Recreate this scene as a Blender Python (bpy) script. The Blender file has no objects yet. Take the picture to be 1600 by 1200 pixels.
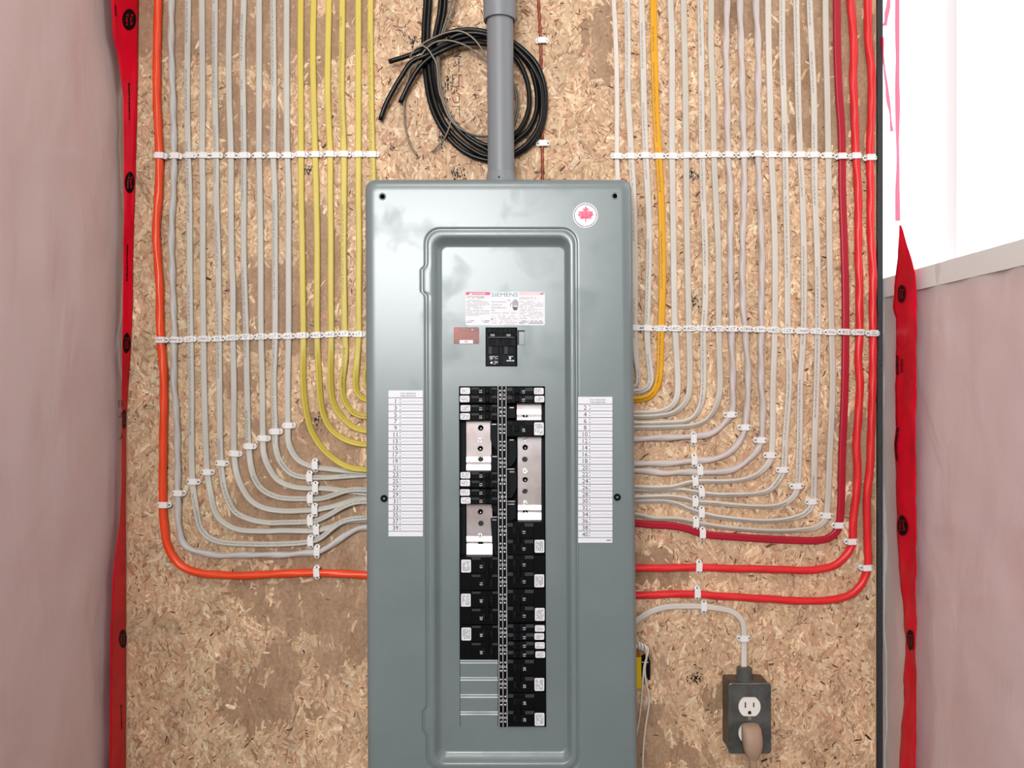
import bpy, math, random
import numpy as np
from mathutils import Vector, Matrix, noise as mnoise

random.seed(7)
SC = bpy.context.scene
COL = SC.collection

# ------------------------------------------------------------------ camera, sky, light, exposure
D = 1.25                                   # camera distance from the board, metres (1 px = 1 mm on the board)
cam_d = bpy.data.cameras.new('camera')
cam_d.sensor_width = 36.0
cam_d.lens = 36.0 * 1250 / 1600
cam_d.clip_start = 0.02
cam = bpy.data.objects.new('camera', cam_d)
COL.objects.link(cam)
cam.location = (0, -D, 0)
cam.rotation_euler = (math.radians(90), 0, 0)
SC.camera = cam

world = bpy.data.worlds.new('overcast_sky')
SC.world = world
world.use_nodes = True
bg = world.node_tree.nodes['Background']
bg.inputs[0].default_value = (0.96, 0.98, 1.0, 1)
bg.inputs[1].default_value = 2.3

def area_light(name, loc, target, sx, sy, power, color):
    ld = bpy.data.lights.new(name, 'AREA')
    ld.shape = 'RECTANGLE'; ld.size = sx; ld.size_y = sy
    ld.energy = power; ld.color = color
    o = bpy.data.objects.new(name, ld)
    COL.objects.link(o)
    o.location = loc
    v = Vector(target) - Vector(loc)
    o.rotation_euler = v.to_track_quat('-Z', 'Y').to_euler()
    return o

# the tall window behind the photographer, up and to the left
area_light('window_daylight', (-0.6, -3.2, 0.88), (-0.6, 0, 0.88), 1.55, 1.2, 132, (0.97, 0.985, 1.0))
# unseen light added above the board to brighten its upper part
area_light('added_top_light', (-0.15, -0.95, 1.12), (-0.15, -0.95, 0), 0.6, 0.3, 7.5, (1.0, 0.97, 0.93))

SC.view_settings.view_transform = 'Standard'
SC.view_settings.look = 'None'
SC.view_settings.gamma = 1.0
SC.view_settings.use_curve_mapping = False
SC.view_settings.exposure = -0.3
SC.cycles.max_bounces = 6; SC.cycles.diffuse_bounces = 3; SC.cycles.glossy_bounces = 3; SC.cycles.transmission_bounces = 2; SC.cycles.transparent_max_bounces = 5
SC.cycles.caustics_reflective = False; SC.cycles.caustics_refractive = False

# ------------------------------------------------------------------ helpers
def at(px, py, d=0.0):
    """photo pixel -> world point on the plane d millimetres in front of the board"""
    k = (D - d / 1000.0) / D
    return Vector(((px - 800) / 1000.0 * k, -d / 1000.0, (600 - py) / 1000.0 * k))

def lin(c):
    c = c / 255.0
    return c / 12.92 if c <= 0.04045 else ((c + 0.055) / 1.055) ** 2.4

def rgb(r, g, b):
    return (lin(r), lin(g), lin(b), 1.0)

def tag(o, label=None, cat=None, group=None, kind=None):
    if label: o['label'] = label
    if cat: o['category'] = cat
    if group: o['group'] = group
    if kind: o['kind'] = kind
    return o

def thing(name, loc, label, cat, group=None, rot=None):
    o = bpy.data.objects.new(name, None)
    COL.objects.link(o)
    o.location = loc
    o.empty_display_size = 0.01
    if rot is not None: o.rotation_euler = rot
    return tag(o, label, cat, group)

def link(name, me, mat=None, parent=None, label=None):
    if mat is not None and not me.materials: me.materials.append(mat)
    o = bpy.data.objects.new(name, me)
    COL.objects.link(o)
    if parent is not None:
        o.parent = parent
        root = parent
        off = Vector((0, 0, 0))
        while root is not None:
            off += root.location if root.type == 'EMPTY' else Vector((0, 0, 0))
            root = root.parent
        if parent.type == 'EMPTY':
            o.matrix_parent_inverse = Matrix.Translation(-off)
    if label: o['label'] = label
    return o

def mesh(verts, faces, smooth=False):
    me = bpy.data.meshes.new('m')
    me.from_pydata([tuple(v) for v in verts], [], faces)
    if smooth:
        me.polygons.foreach_set('use_smooth', [True] * len(me.polygons))
    me.update()
    return me

class MB:
    """collects shapes that belong to one part"""
    def __init__(self): self.v = []; self.f = []
    def add(self, v, f):
        n = len(self.v)
        self.v += [Vector(p) for p in v]
        self.f += [tuple(i + n for i in q) for q in f]
        return self
    def box(self, x0, x1, y0, y1, d, th, ch=0.0):
        """pixel box whose front lies at depth d, th mm thick, front edges chamfered by ch mm"""
        a, b = at(x0, y1, d), at(x1, y0, d)
        X0, X1, Z0, Z1 = a.x, b.x, a.z, b.z
        yf, yb = -d / 1000, -(d - th) / 1000
        c = ch / 1000
        v = []
        for (y, e) in ((yb, 0), (yf + c, 0), (yf, c)):
            v += [(X0 + e, y, Z0 + e), (X1 - e, y, Z0 + e), (X1 - e, y, Z1 - e), (X0 + e, y, Z1 - e)]
        f = [(8, 9, 10, 11), (3, 2, 1, 0)]
        for r in (0, 4):
            if r == 4 and ch == 0: continue
            for i in range(4):
                j = (i + 1) % 4
                f.append((r + i, r + j, r + 4 + j, r + 4 + i))
        if ch == 0:
            f = [(4, 5, 6, 7), (3, 2, 1, 0)] + f[2:]
            v = v[:8]
        return self.add(v, f)
    def poly(self, pts, d, th=0.0):
        """pixel polygon at depth d, optionally extruded back th mm"""
        # make counter-clockwise as seen by the camera
        A = sum(pts[i][0] * pts[(i + 1) % len(pts)][1] - pts[(i + 1) % len(pts)][0] * pts[i][1] for i in range(len(pts)))
        if A > 0: pts = pts[::-1]
        n = len(pts)
        fr = [at(p[0], p[1], d) for p in pts]
        v = list(fr); f = [tuple(range(n))]
        if th:
            v += [Vector((p.x, p.y + th / 1000, p.z)) for p in fr]
            for i in range(n):
                j = (i + 1) % n
                f.append((i, n + i, n + j, j))
        return self.add(v, f)
    def disc(self, x, y, r, d, th=0.0, n=14, ry=None):
        ry = ry or r
        return self.poly([(x + r * math.cos(2 * math.pi * k / n), y + ry * math.sin(2 * math.pi * k / n)) for k in range(n)], d, th)
    def build(self, name, mat, parent=None, label=None, smooth=False):
        return link(name, mesh(self.v, self.f, smooth), mat, parent, label)

def rpoly(x0, x1, y0, y1, r, n=5):
    p = []
    for cx, cy, a in ((x1 - r, y1 - r, 0), (x0 + r, y1 - r, 90), (x0 + r, y0 + r, 180), (x1 - r, y0 + r, 270)):
        for k in range(n + 1):
            t = math.radians(a + 90 * k / n)
            p.append((cx + r * math.cos(t), cy + r * math.sin(t)))
    return p

_txt = {}
def text_geo(s):
    if s not in _txt:
        cu = bpy.data.curves.new('t', 'FONT')
        cu.body = s; cu.size = 1.0; cu.align_x = 'CENTER'; cu.align_y = 'CENTER'; cu.resolution_u = 2
        o = bpy.data.objects.new('t', cu)
        me = bpy.data.meshes.new_from_object(o)
        v = [(p.co.x, p.co.y) for p in me.vertices]
        f = [tuple(q.vertices) for q in me.polygons]
        xs = [p[0] for p in v] or [0]; ys = [p[1] for p in v] or [0]
        cx, cy = (min(xs) + max(xs)) / 2, (min(ys) + max(ys)) / 2
        h = max(ys) - min(ys) or 1
        _txt[s] = ([((x - cx) / h, (y - cy) / h) for x, y in v], f, (max(xs) - min(xs)) / h)
        bpy.data.objects.remove(o); bpy.data.curves.remove(cu); bpy.data.meshes.remove(me)
    return _txt[s]

def put_text(mb, s, x, y, h, d, rot=0, sx=1.0, shear=0.0, width=None):
    """flat lettering, cap height h px, centred on pixel x, y at depth d; rot in degrees counter-clockwise"""
    v, f, w = text_geo(s)
    if width: sx = width / (w * h)
    c, sn = math.cos(math.radians(rot)), math.sin(math.radians(rot))
    out = []
    for (a, b) in v:
        a = (a + shear * b) * h * sx; b = b * h
        out.append(at(x + a * c - b * sn, y - (a * sn + b * c), d))
    mb.add(out, f)

def fine_print(mb, x0, x1, y0, y1, rows, d, rng, hh=0.35, fill=0.8):
    """rows of unreadable small print as tiny dashes"""
    for r in range(rows):
        y = y0 + (y1 - y0) * (r + .5) / rows
        x = x0
        end = x1 - (rng.random() < .3) * rng.random() * .5 * (x1 - x0)
        while x < end:
            w = min(rng.uniform(.8, 2.6), end - x)
            if rng.random() < fill: mb.poly([(x, y - hh), (x + w, y - hh), (x + w, y + hh), (x, y + hh)], d)
            x += w + .5

# ------------------------------------------------------------------ materials
MATS = {}
def mat(name, col, rough=.5, metal=0.0, spec=.5, coat=0.0, bump=None, mottle=None, trans=0.0):
    """principled; bump=(scale, strength); mottle=(scale, colour2, factor)"""
    if name in MATS: return MATS[name]
    m = bpy.data.materials.new(name); m.use_nodes = True
    nt = m.node_tree; p = nt.nodes['Principled BSDF']
    p.inputs['Base Color'].default_value = col
    p.inputs['Roughness'].default_value = rough
    p.inputs['Metallic'].default_value = metal
    p.inputs['Specular IOR Level'].default_value = spec
    p.inputs['Coat Weight'].default_value = coat
    p.inputs['Transmission Weight'].default_value = trans
    tc = nt.nodes.new('ShaderNodeTexCoord')
    if mottle:
        n = nt.nodes.new('ShaderNodeTexNoise'); n.inputs['Scale'].default_value = mottle[0]; n.inputs['Detail'].default_value = 5
        nt.links.new(tc.outputs['Object'], n.inputs['Vector'])
        r = nt.nodes.new('ShaderNodeValToRGB')
        r.color_ramp.elements[0].position = .38; r.color_ramp.elements[0].color = col
        r.color_ramp.elements[1].position = .68
        r.color_ramp.elements[1].color = tuple(col[i] * (1 - mottle[2]) + mottle[1][i] * mottle[2] for i in range(3)) + (1,)
        nt.links.new(n.outputs['Fac'], r.inputs['Fac'])
        nt.links.new(r.outputs['Color'], p.inputs['Base Color'])
    if bump:
        n = nt.nodes.new('ShaderNodeTexNoise'); n.inputs['Scale'].default_value = bump[0]; n.inputs['Detail'].default_value = 4
        nt.links.new(tc.outputs['Object'], n.inputs['Vector'])
        b = nt.nodes.new('ShaderNodeBump'); b.inputs['Strength'].default_value = bump[1]; b.inputs['Distance'].default_value = .002
        nt.links.new(n.outputs['Fac'], b.inputs['Height'])
        nt.links.new(b.outputs['Normal'], p.inputs['Normal'])
    MATS[name] = m
    return m

def cable_mat(name, col, rough=.42, printed=False, ink=(0.03, 0.03, 0.03, 1), spec=.4):
    key = name + ('_printed' if printed else '')
    if key in MATS: return MATS[key]
    m = mat(key, col, rough, spec=spec, mottle=(9, tuple(c * .86 for c in col[:3]), .8))
    nt = m.node_tree; p = nt.nodes['Principled BSDF']
    if printed:
        uv = nt.nodes.new('ShaderNodeUVMap')
        sep = nt.nodes.new('ShaderNodeSeparateXYZ')
        nt.links.new(uv.outputs['UV'], sep.inputs[0])
        # a narrow band along the cable, broken into letters by noise along its length
        sub = nt.nodes.new('ShaderNodeMath'); sub.operation = 'SUBTRACT'; sub.inputs[1].default_value = .205
        nt.links.new(sep.outputs['Y'], sub.inputs[0])
        ab = nt.nodes.new('ShaderNodeMath'); ab.operation = 'ABSOLUTE'; nt.links.new(sub.outputs[0], ab.inputs[0])
        lt = nt.nodes.new('ShaderNodeMath'); lt.operation = 'LESS_THAN'; lt.inputs[1].default_value = .045
        nt.links.new(ab.outputs[0], lt.inputs[0])
        cmb = nt.nodes.new('ShaderNodeCombineXYZ')
        mu = nt.nodes.new('ShaderNodeMath'); mu.operation = 'MULTIPLY'; mu.inputs[1].default_value = 330
        mv = nt.nodes.new('ShaderNodeMath'); mv.operation = 'MULTIPLY'; mv.inputs[1].default_value = 40
        nt.links.new(sep.outputs['X'], mu.inputs[0]); nt.links.new(sep.outputs['Y'], mv.inputs[0])
        nt.links.new(mu.outputs[0], cmb.inputs[0]); nt.links.new(mv.outputs[0], cmb.inputs[1])
        n1 = nt.nodes.new('ShaderNodeTexNoise'); n1.inputs['Scale'].default_value = 1.0; n1.inputs['Detail'].default_value = 1
        nt.links.new(cmb.outputs[0], n1.inputs['Vector'])
        gt = nt.nodes.new('ShaderNodeMath'); gt.operation = 'GREATER_THAN'; gt.inputs[1].default_value = .5
        nt.links.new(n1.outputs['Fac'], gt.inputs[0])
        n2 = nt.nodes.new('ShaderNodeTexNoise'); n2.noise_dimensions = '1D'; n2.inputs['Scale'].default_value = 9
        nt.links.new(sep.outputs['X'], n2.inputs['W'])
        gw = nt.nodes.new('ShaderNodeMath'); gw.operation = 'GREATER_THAN'; gw.inputs[1].default_value = .45
        nt.links.new(n2.outputs['Fac'], gw.inputs[0])
        m1 = nt.nodes.new('ShaderNodeMath'); m1.operation = 'MULTIPLY'
        m2 = nt.nodes.new('ShaderNodeMath'); m2.operation = 'MULTIPLY'
        nt.links.new(lt.outputs[0], m1.inputs[0]); nt.links.new(gt.outputs[0], m1.inputs[1])
        nt.links.new(m1.outputs[0], m2.inputs[0]); nt.links.new(gw.outputs[0], m2.inputs[1])
        m3 = nt.nodes.new('ShaderNodeMath'); m3.operation = 'MULTIPLY'; m3.inputs[1].default_value = .55
        nt.links.new(m2.outputs[0], m3.inputs[0])
        mix = nt.nodes.new('ShaderNodeMix'); mix.data_type = 'RGBA'
        src = p.inputs['Base Color'].links[0].from_socket
        nt.links.new(m3.outputs[0], mix.inputs['Factor'])
        nt.links.new(src, mix.inputs['A'])
        mix.inputs['B'].default_value = ink
        nt.links.new(mix.outputs['Result'], p.inputs['Base Color'])
    return m

M_panel = mat('panel_grey_paint', rgb(118, 131, 132), .3, spec=1.0, bump=(900, .03), mottle=(5.0, rgb(108, 121, 123), .7))
def smudges(m):
    nt = m.node_tree; p = nt.nodes['Principled BSDF']
    tc = nt.nodes.new('ShaderNodeTexCoord')
    n = nt.nodes.new('ShaderNodeTexNoise'); n.inputs['Scale'].default_value = 17; n.inputs['Detail'].default_value = 3; n.inputs['Distortion'].default_value = .4
    nt.links.new(tc.outputs['Object'], n.inputs['Vector'])
    r = nt.nodes.new('ShaderNodeMapRange'); r.inputs['From Min'].default_value = .5; r.inputs['From Max'].default_value = .7
    r.inputs['To Min'].default_value = .30; r.inputs['To Max'].default_value = .37
    nt.links.new(n.outputs['Fac'], r.inputs['Value']); nt.links.new(r.outputs[0], p.inputs['Roughness'])
    r2 = nt.nodes.new('ShaderNodeMapRange'); r2.inputs['From Min'].default_value = .5; r2.inputs['From Max'].default_value = .7
    r2.inputs['To Min'].default_value = 1.0; r2.inputs['To Max'].default_value = .74
    nt.links.new(n.outputs['Fac'], r2.inputs['Value']); nt.links.new(r2.outputs[0], p.inputs['Specular IOR Level'])
smudges(M_panel)
M_pvc = mat('grey_pvc', rgb(128, 132, 137), .42, bump=(60, .05))
M_black = mat('black_plastic', rgb(11, 12, 14), .45, spec=.09)
M_hole = mat('hole_black', rgb(6, 6, 7), .9, spec=.05)
M_black2 = mat('dark_plastic', rgb(24, 27, 31), .45, spec=.1)
M_patch = mat('grey_print_patch', rgb(58, 62, 64), .5, spec=.15)
M_blackcable = mat('black_cable', rgb(11, 12, 13), .26, spec=.3)
M_white = mat('staple_white', rgb(236, 233, 230), .35, spec=.5)
M_sticker = mat('white_sticker', rgb(232, 232, 236), .45, spec=.3)
M_paper = mat('white_paper', rgb(232, 233, 240), .55)
M_ink = mat('black_ink', rgb(22, 22, 26), .6)
M_inkblue = mat('marker_ink', rgb(30, 30, 62), .5)
M_greyink = mat('grey_ink', rgb(128, 128, 134), .6)
M_midink = mat('mid_grey_ink', rgb(92, 94, 100), .6)
M_teal = mat('teal_ink', rgb(95, 150, 155), .6)
M_pinkred = mat('pale_red_ink', rgb(222, 105, 130), .6)
M_palepink = mat('pale_pink_ink', rgb(246, 205, 210), .6)
M_leaf = mat('leaf_red', rgb(222, 70, 105), .5, mottle=(300, rgb(240, 150, 175), .8))
M_brownlabel = mat('brown_label', rgb(118, 62, 54), .35, mottle=(60, rgb(150, 84, 70), .8))
M_orangeink = mat('orange_ink', rgb(214, 106, 84), .5)
M_bus = mat('tinned_bus_metal', rgb(220, 213, 214), .3, metal=.65, mottle=(26, rgb(196, 178, 174), .9))
M_chrome = mat('bright_screw_metal', rgb(225, 225, 225), .22, metal=1.0, bump=(900, .4))
M_nail = mat('nail_metal', rgb(92, 88, 84), .45, metal=.7)
M_galv = mat('galvanised_steel', rgb(120, 124, 122), .4, metal=.75, mottle=(38, rgb(88, 92, 90), .9), bump=(200, .05))
M_galv_side = mat('galvanised_box', rgb(108, 100, 90), .5, metal=.55, mottle=(45, rgb(84, 76, 68), .9))
M_connector = mat('dark_grey_connector', rgb(84, 84, 80), .5)
M_recept = mat('receptacle_white', rgb(236, 232, 226), .35)
M_plug = mat('beige_plug', rgb(168, 140, 118), .55, bump=(700, .15))
M_copper = mat('copper_wire', rgb(158, 72, 48), .35, metal=.35, mottle=(70, rgb(100, 40, 28), .9))
M_greywire = mat('grey_bare_wire', rgb(126, 118, 106), .4, metal=.3)
M_yellowbox = mat('yellow_plastic', rgb(222, 188, 10), .4)
M_amber = mat('amber_plastic', rgb(150, 96, 10), .4)
M_tape = mat('red_sheathing_tape', rgb(226, 4, 42), .34, spec=.16, bump=(28, .5), mottle=(16, rgb(186, 4, 30), .8))
M_tapeink = mat('tape_black_ink', rgb(14, 5, 7), .5, spec=.1)
M_edge_strip = mat('black_edge_strip', rgb(34, 36, 38), .6, bump=(300, .5))
M_vinyl = mat('white_vinyl', rgb(240, 240, 240), .35)
M_cord = mat('white_cord', rgb(228, 220, 208), .45)
M_concrete = mat('concrete', rgb(112, 108, 102), .8, mottle=(3, rgb(92, 88, 84), .8))

def poly_material():
    m = bpy.data.materials.new('poly_vapour_barrier'); m.use_nodes = True
    nt = m.node_tree; p = nt.nodes['Principled BSDF']
    p.inputs['Base Color'].default_value = (.97, .91, .90, 1)
    p.inputs['Roughness'].default_value = .15
    p.inputs['Specular IOR Level'].default_value = .6
    tc = nt.nodes.new('ShaderNodeTexCoord')
    mp = nt.nodes.new('ShaderNodeMapping'); mp.inputs['Scale'].default_value = (1, 1, .6)
    nt.links.new(tc.outputs['Object'], mp.inputs['Vector'])
    n = nt.nodes.new('ShaderNodeTexNoise'); n.inputs['Scale'].default_value = 14; n.inputs['Detail'].default_value = 3; n.inputs['Distortion'].default_value = .8
    nt.links.new(mp.outputs['Vector'], n.inputs['Vector'])
    b = nt.nodes.new('ShaderNodeBump'); b.inputs['Strength'].default_value = .4; b.inputs['Distance'].default_value = .006
    nt.links.new(n.outputs['Fac'], b.inputs['Height']); nt.links.new(b.outputs['Normal'], p.inputs['Normal'])
    tr = nt.nodes.new('ShaderNodeBsdfTransparent'); tr.inputs[0].default_value = (.95, .93, .93, 1)
    mx = nt.nodes.new('ShaderNodeMixShader'); mx.inputs[0].default_value = .38
    nt.links.new(p.outputs[0], mx.inputs[1]); nt.links.new(tr.outputs[0], mx.inputs[2])
    nt.links.new(mx.outputs[0], nt.nodes['Material Output'].inputs[0])
    return m
M_poly = poly_material()
M_batt = mat('pink_insulation', rgb(246, 140, 164), .95, bump=(120, .8), mottle=(14, rgb(238, 112, 142), .8))
M_stud = mat('spruce_stud', rgb(222, 186, 140), .7, mottle=(12, rgb(196, 156, 108), .8))

def osb_base():
    m = bpy.data.materials.new('osb_board'); m.use_nodes = True
    nt = m.node_tree; p = nt.nodes['Principled BSDF']
    p.inputs['Roughness'].default_value = .62; p.inputs['Specular IOR Level'].default_value = .3
    tc = nt.nodes.new('ShaderNodeTexCoord')
    mp = nt.nodes.new('ShaderNodeMapping'); mp.inputs['Scale'].default_value = (1, 1, .45)
    nt.links.new(tc.outputs['Object'], mp.inputs['Vector'])
    n = nt.nodes.new('ShaderNodeTexNoise'); n.inputs['Scale'].default_value = 60; n.inputs['Detail'].default_value = 8; n.inputs['Roughness'].default_value = .65
    nt.links.new(mp.outputs['Vector'], n.inputs['Vector'])
    r = nt.nodes.new('ShaderNodeValToRGB')
    e = r.color_ramp.elements
    e[0].position = .3; e[0].color = rgb(188, 150, 118)
    e[1].position = .7; e[1].color = rgb(220, 184, 148)
    nt.links.new(n.outputs['Fac'], r.inputs['Fac']); nt.links.new(r.outputs['Color'], p.inputs['Base Color'])
    b = nt.nodes.new('ShaderNodeBump'); b.inputs['Strength'].default_value = .25; b.inputs['Distance'].default_value = .001
    nt.links.new(n.outputs['Fac'], b.inputs['Height']); nt.links.new(b.outputs['Normal'], p.inputs['Normal'])
    return m
def osb_strands():
    m = bpy.data.materials.new('osb_strands'); m.use_nodes = True
    nt = m.node_tree; p = nt.nodes['Principled BSDF']
    p.inputs['Roughness'].default_value = .6; p.inputs['Specular IOR Level'].default_value = .3
    a = nt.nodes.new('ShaderNodeAttribute'); a.attribute_name = 'Col'
    tc = nt.nodes.new('ShaderNodeTexCoord')
    n = nt.nodes.new('ShaderNodeTexNoise'); n.inputs['Scale'].default_value = 190; n.inputs['Detail'].default_value = 5; n.inputs['Roughness'].default_value = .7
    nt.links.new(tc.outputs['Object'], n.inputs['Vector'])
    r = nt.nodes.new('ShaderNodeMapRange'); r.inputs['From Min'].default_value = .3; r.inputs['From Max'].default_value = .7
    r.inputs['To Min'].default_value = .74; r.inputs['To Max'].default_value = 1.14
    nt.links.new(n.outputs['Fac'], r.inputs['Value'])
    v = nt.nodes.new('ShaderNodeVectorMath'); v.operation = 'SCALE'
    nt.links.new(a.outputs['Color'], v.inputs[0]); nt.links.new(r.outputs[0], v.inputs['Scale'])
    nt.links.new(v.outputs[0], p.inputs['Base Color'])
    return m
M_osb = osb_base(); M_strand = osb_strands()

# ------------------------------------------------------------------ the room
XL, XR = -0.603, 0.577
ZT, ZB = 1.15, -1.30

def structure(o): return tag(o, kind='structure')

# OSB board (the wall carrying everything)
mb = MB()
y0, y1 = 0.0, 0.015
X0, X1 = XL + 0.0005, 0.569
mb.add([(X0, y0, ZB), (X1, y0, ZB), (X1, y0, ZT), (X0, y0, ZT), (X0, y1, ZB), (X1, y1, ZB), (X1, y1, ZT), (X0, y1, ZT)],
       [(0, 1, 2, 3), (7, 6, 5, 4), (0, 4, 5, 1), (1, 5, 6, 2), (2, 6, 7, 3), (3, 7, 4, 0)])
wall_back = structure(mb.build('wall_back', M_osb))
wall_back['label'] = 'tan oriented strand board wall with wood strands'

PATCHES = [(300, 25, 105, 42), (250, 60, 40, 35), (400, 40, 80, 50), (490, 70, 36, 50), (540, 20, 30, 50), (375, 200, 20, 60), (400, 210, 40, 50),
           (430, 470, 50, 55), (395, 500, 30, 60), (500, 400, 26, 60), (470, 520, 50, 40), (370, 560, 25, 35),
           (470, 760, 95, 40), (420, 700, 50, 40), (500, 700, 60, 30), (480, 830, 90, 45), (520, 880, 60, 30), (400, 800, 40, 30),
           (470, 930, 90, 34), (510, 960, 70, 34), (560, 1000, 30, 36), (535, 1030, 45, 26), (395, 1090, 48, 30), (420, 1110, 36, 20), (370, 1075, 26, 22), (440, 1040, 26, 36), (490, 1112, 14, 9),
           (1300, 90, 66, 110), (1245, 50, 60, 60), (1290, 190, 60, 36), (1350, 120, 30, 110), (1170, 20, 60, 30),
           (1350, 760, 20, 90), (1335, 700, 20, 60), (1010, 880, 22, 30), (1030, 900, 40, 18), (1015, 1150, 34, 45), (1003, 1040, 26, 22), (1050, 1190, 50, 20),
           (940, 60, 22, 60), (1110, 1075, 22, 18)]
def in_patch(px, py):
    w = 0.0
    for (cx, cy, rx, ry) in PATCHES:
        q = ((px - cx) / rx) ** 2 + ((py - cy) / ry) ** 2
        if q < 1.6: w = max(w, min(1.0, (1.6 - q) / .8))
    return w

def build_strands():
    rng = random.Random(11)
    PAL = [((232, 202, 166), 16), ((224, 190, 154), 28), ((214, 178, 142), 26), ((202, 162, 128), 16), ((192, 150, 118), 8), ((176, 132, 102), 3), ((238, 214, 182), 10), ((206, 158, 128), 7)]
    names = [p[0] for p in PAL]; wts = [p[1] for p in PAL]
    V = []; F = []; C = []
    def flake(px, py, L, W, ang, col, dmin, dmax, taper=.6):
        c, s = math.cos(ang), math.sin(ang)
        d0 = rng.uniform(dmin, dmax); tilt = rng.uniform(-.14, .14); roll = rng.uniform(-.08, .08)
        bend = rng.uniform(-.12, .12) * L
        pts = [(-L, rng.uniform(-.8, .8) * W), (-L * rng.uniform(.7, .97), -W * rng.uniform(.5, 1)), (0, -W * rng.uniform(.8, 1.1)), (L * rng.uniform(.7, .97), -W * rng.uniform(.5, 1)), (L, rng.uniform(-.8, .8) * W),
               (L * rng.uniform(.6, .95), W * rng.uniform(.5, 1)), (0, W), (-L * rng.uniform(.6, .95), W * rng.uniform(.5, 1))]
        n = len(V)
        for a, b in pts:
            b2 = b + bend * (1 - (a / L) ** 2)
            x = px + a * c - b2 * s; y = py + a * s + b2 * c
            x = max(199, min(1367, x))
            V.append(((x - 800) / 1000, -(max(.05, d0 + tilt * a / L * .8 + roll * b / W)) / 1000, (600 - y) / 1000))
            C.append(col)
        F.append(tuple(range(n + 7, n - 1, -1)))
    cells = {}
    def tone(px, py):
        return mnoise.noise((px / 60, py / 60, 3.1)) * .5 + mnoise.noise((px / 18, py / 22, 7.7)) * .6
    N = 66000
    for i in range(N):
        px, py = rng.uniform(199, 1367), rng.uniform(-190, 1430)
        if 612 < px < 955 and 335 < py: continue
        wob = mnoise.noise((px / 14, py / 14, 5.5)) * 14
        wob2 = mnoise.noise((px / 40, py / 40, 2.5)) * 26
        k = in_patch(px + wob + wob2, py - wob + wob2) * (1 + .7 * min(0, mnoise.noise((px / 24, py / 30, 8.2)) * 2))
        left = max(0, min(1, (560 - px) / 260))
        col = rng.choices(names, wts)[0]
        t = tone(px, py)
        f = 1 + .2 * t
        if left > 0:      # the strands left of the panel are a touch greyer
            g = left
            col = (col[0] - 10 * g, col[1] - 4 * g, col[2] - 4 * g)
        if k > .1 and rng.random() < min(1, k * 1.3) * .97:
            # smooth resin-brown patch: broad strands close to the patch colour
            q = rng.uniform(-8, 8) + 16 * mnoise.noise((px / 30, py / 50, 4.4))
            u = .25 * (1 - k)
            col = tuple(c0 * (1 - u) + c1 * u for c0, c1 in zip((168 + q, 136 + q, 108 + q), col)); f = 1
            L, W = rng.uniform(6, 18), rng.uniform(2, 6)
            flake(px, py, L, W, rng.gauss(math.pi / 2, .3), tuple(lin(max(0, min(255, x))) for x in col) + (1,), .55, .75)
            continue
        big = rng.random()
        if big < .07:
            L, W = rng.uniform(9, 20), rng.uniform(3, 6.5); col = tuple(.6 * a_ + .4 * b_ for a_, b_ in zip(col, (216, 182, 148)))
        elif big < .4: L, W = rng.uniform(5, 12), rng.uniform(1.6, 3.2)
        else: L, W = rng.uniform(2.5, 7), rng.uniform(.7, 1.8)
        ang = rng.gauss(math.pi / 2, .7) + 1.2 * mnoise.noise((px / 40, py / 40, 0))
        c = tuple(lin(max(0, min(255, x * f))) for x in col) + (1,)
        flake(px, py, L, W, ang, c, .2 if big < .07 else .35, .6 if big < .07 else .9, .75)
    for i in range(9100):                     # the dark slivers and gaps between strands
        px, py = rng.uniform(199, 1367), rng.uniform(-190, 1430)
        if 612 < px < 955 and 335 < py: continue
        if in_patch(px, py) > .2 and rng.random() < .9: continue
        if mnoise.noise((px / 30, py / 30, 9)) < -.05 and rng.random() < .75: continue
        if px < 560 and rng.random() < .45: continue
        col = rng.choice([(100, 66, 46), (120, 78, 52), (60, 38, 26), (140, 92, 64), (150, 96, 70)])
        L = rng.uniform(1.5, 4.8); W = rng.uniform(.35, .95)
        if rng.random() < .03: L, W = rng.uniform(4, 7), rng.uniform(1.0, 2.0)
        flake(px, py, L, W, rng.uniform(0, math.pi), tuple(lin(x) for x in col) + (1,), 1.02, 1.12)
    for i in range(9500):                     # thin brown outlines of the strands
        px, py = rng.uniform(199, 1367), rng.uniform(-190, 1430)
        if 612 < px < 955 and 335 < py: continue
        if in_patch(px, py) > .15: continue
        ang = rng.gauss(math.pi / 2, .7) + 1.2 * mnoise.noise((px / 40, py / 40, 0))
        col = rng.choice([(158, 114, 84), (170, 128, 96), (146, 102, 74), (180, 138, 106)])
        flake(px, py, rng.uniform(3, 8.5), rng.uniform(.28, .5), ang, tuple(lin(x) for x in col) + (1,), .96, 1.04)
    for i in range(4800):                     # bright splinters standing proud
        px, py = rng.uniform(199, 1367), rng.uniform(-190, 1430)
        if 612 < px < 955 and 335 < py: continue
        if in_patch(px, py) > .1: continue
        L = rng.uniform(1.4, 4.6); W = rng.uniform(.35, .9)
        flake(px, py, L, W, rng.gauss(math.pi / 2, .8), tuple(lin(x) for x in rng.choice([(240, 216, 184), (236, 208, 172), (246, 226, 196)])) + (1,), 1.05, 1.25)
    me = mesh(V, F)
    at_ = me.color_attributes.new('Col', 'FLOAT_COLOR', 'POINT')
    at_.data.foreach_set('color', np.array(C, dtype=np.float32).ravel())
    o = link('wood_strands', me, M_strand, wall_back, 'tan and cream wood strands pressed into the board')
    tag(o, kind='stuff')
build_strands()

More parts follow.
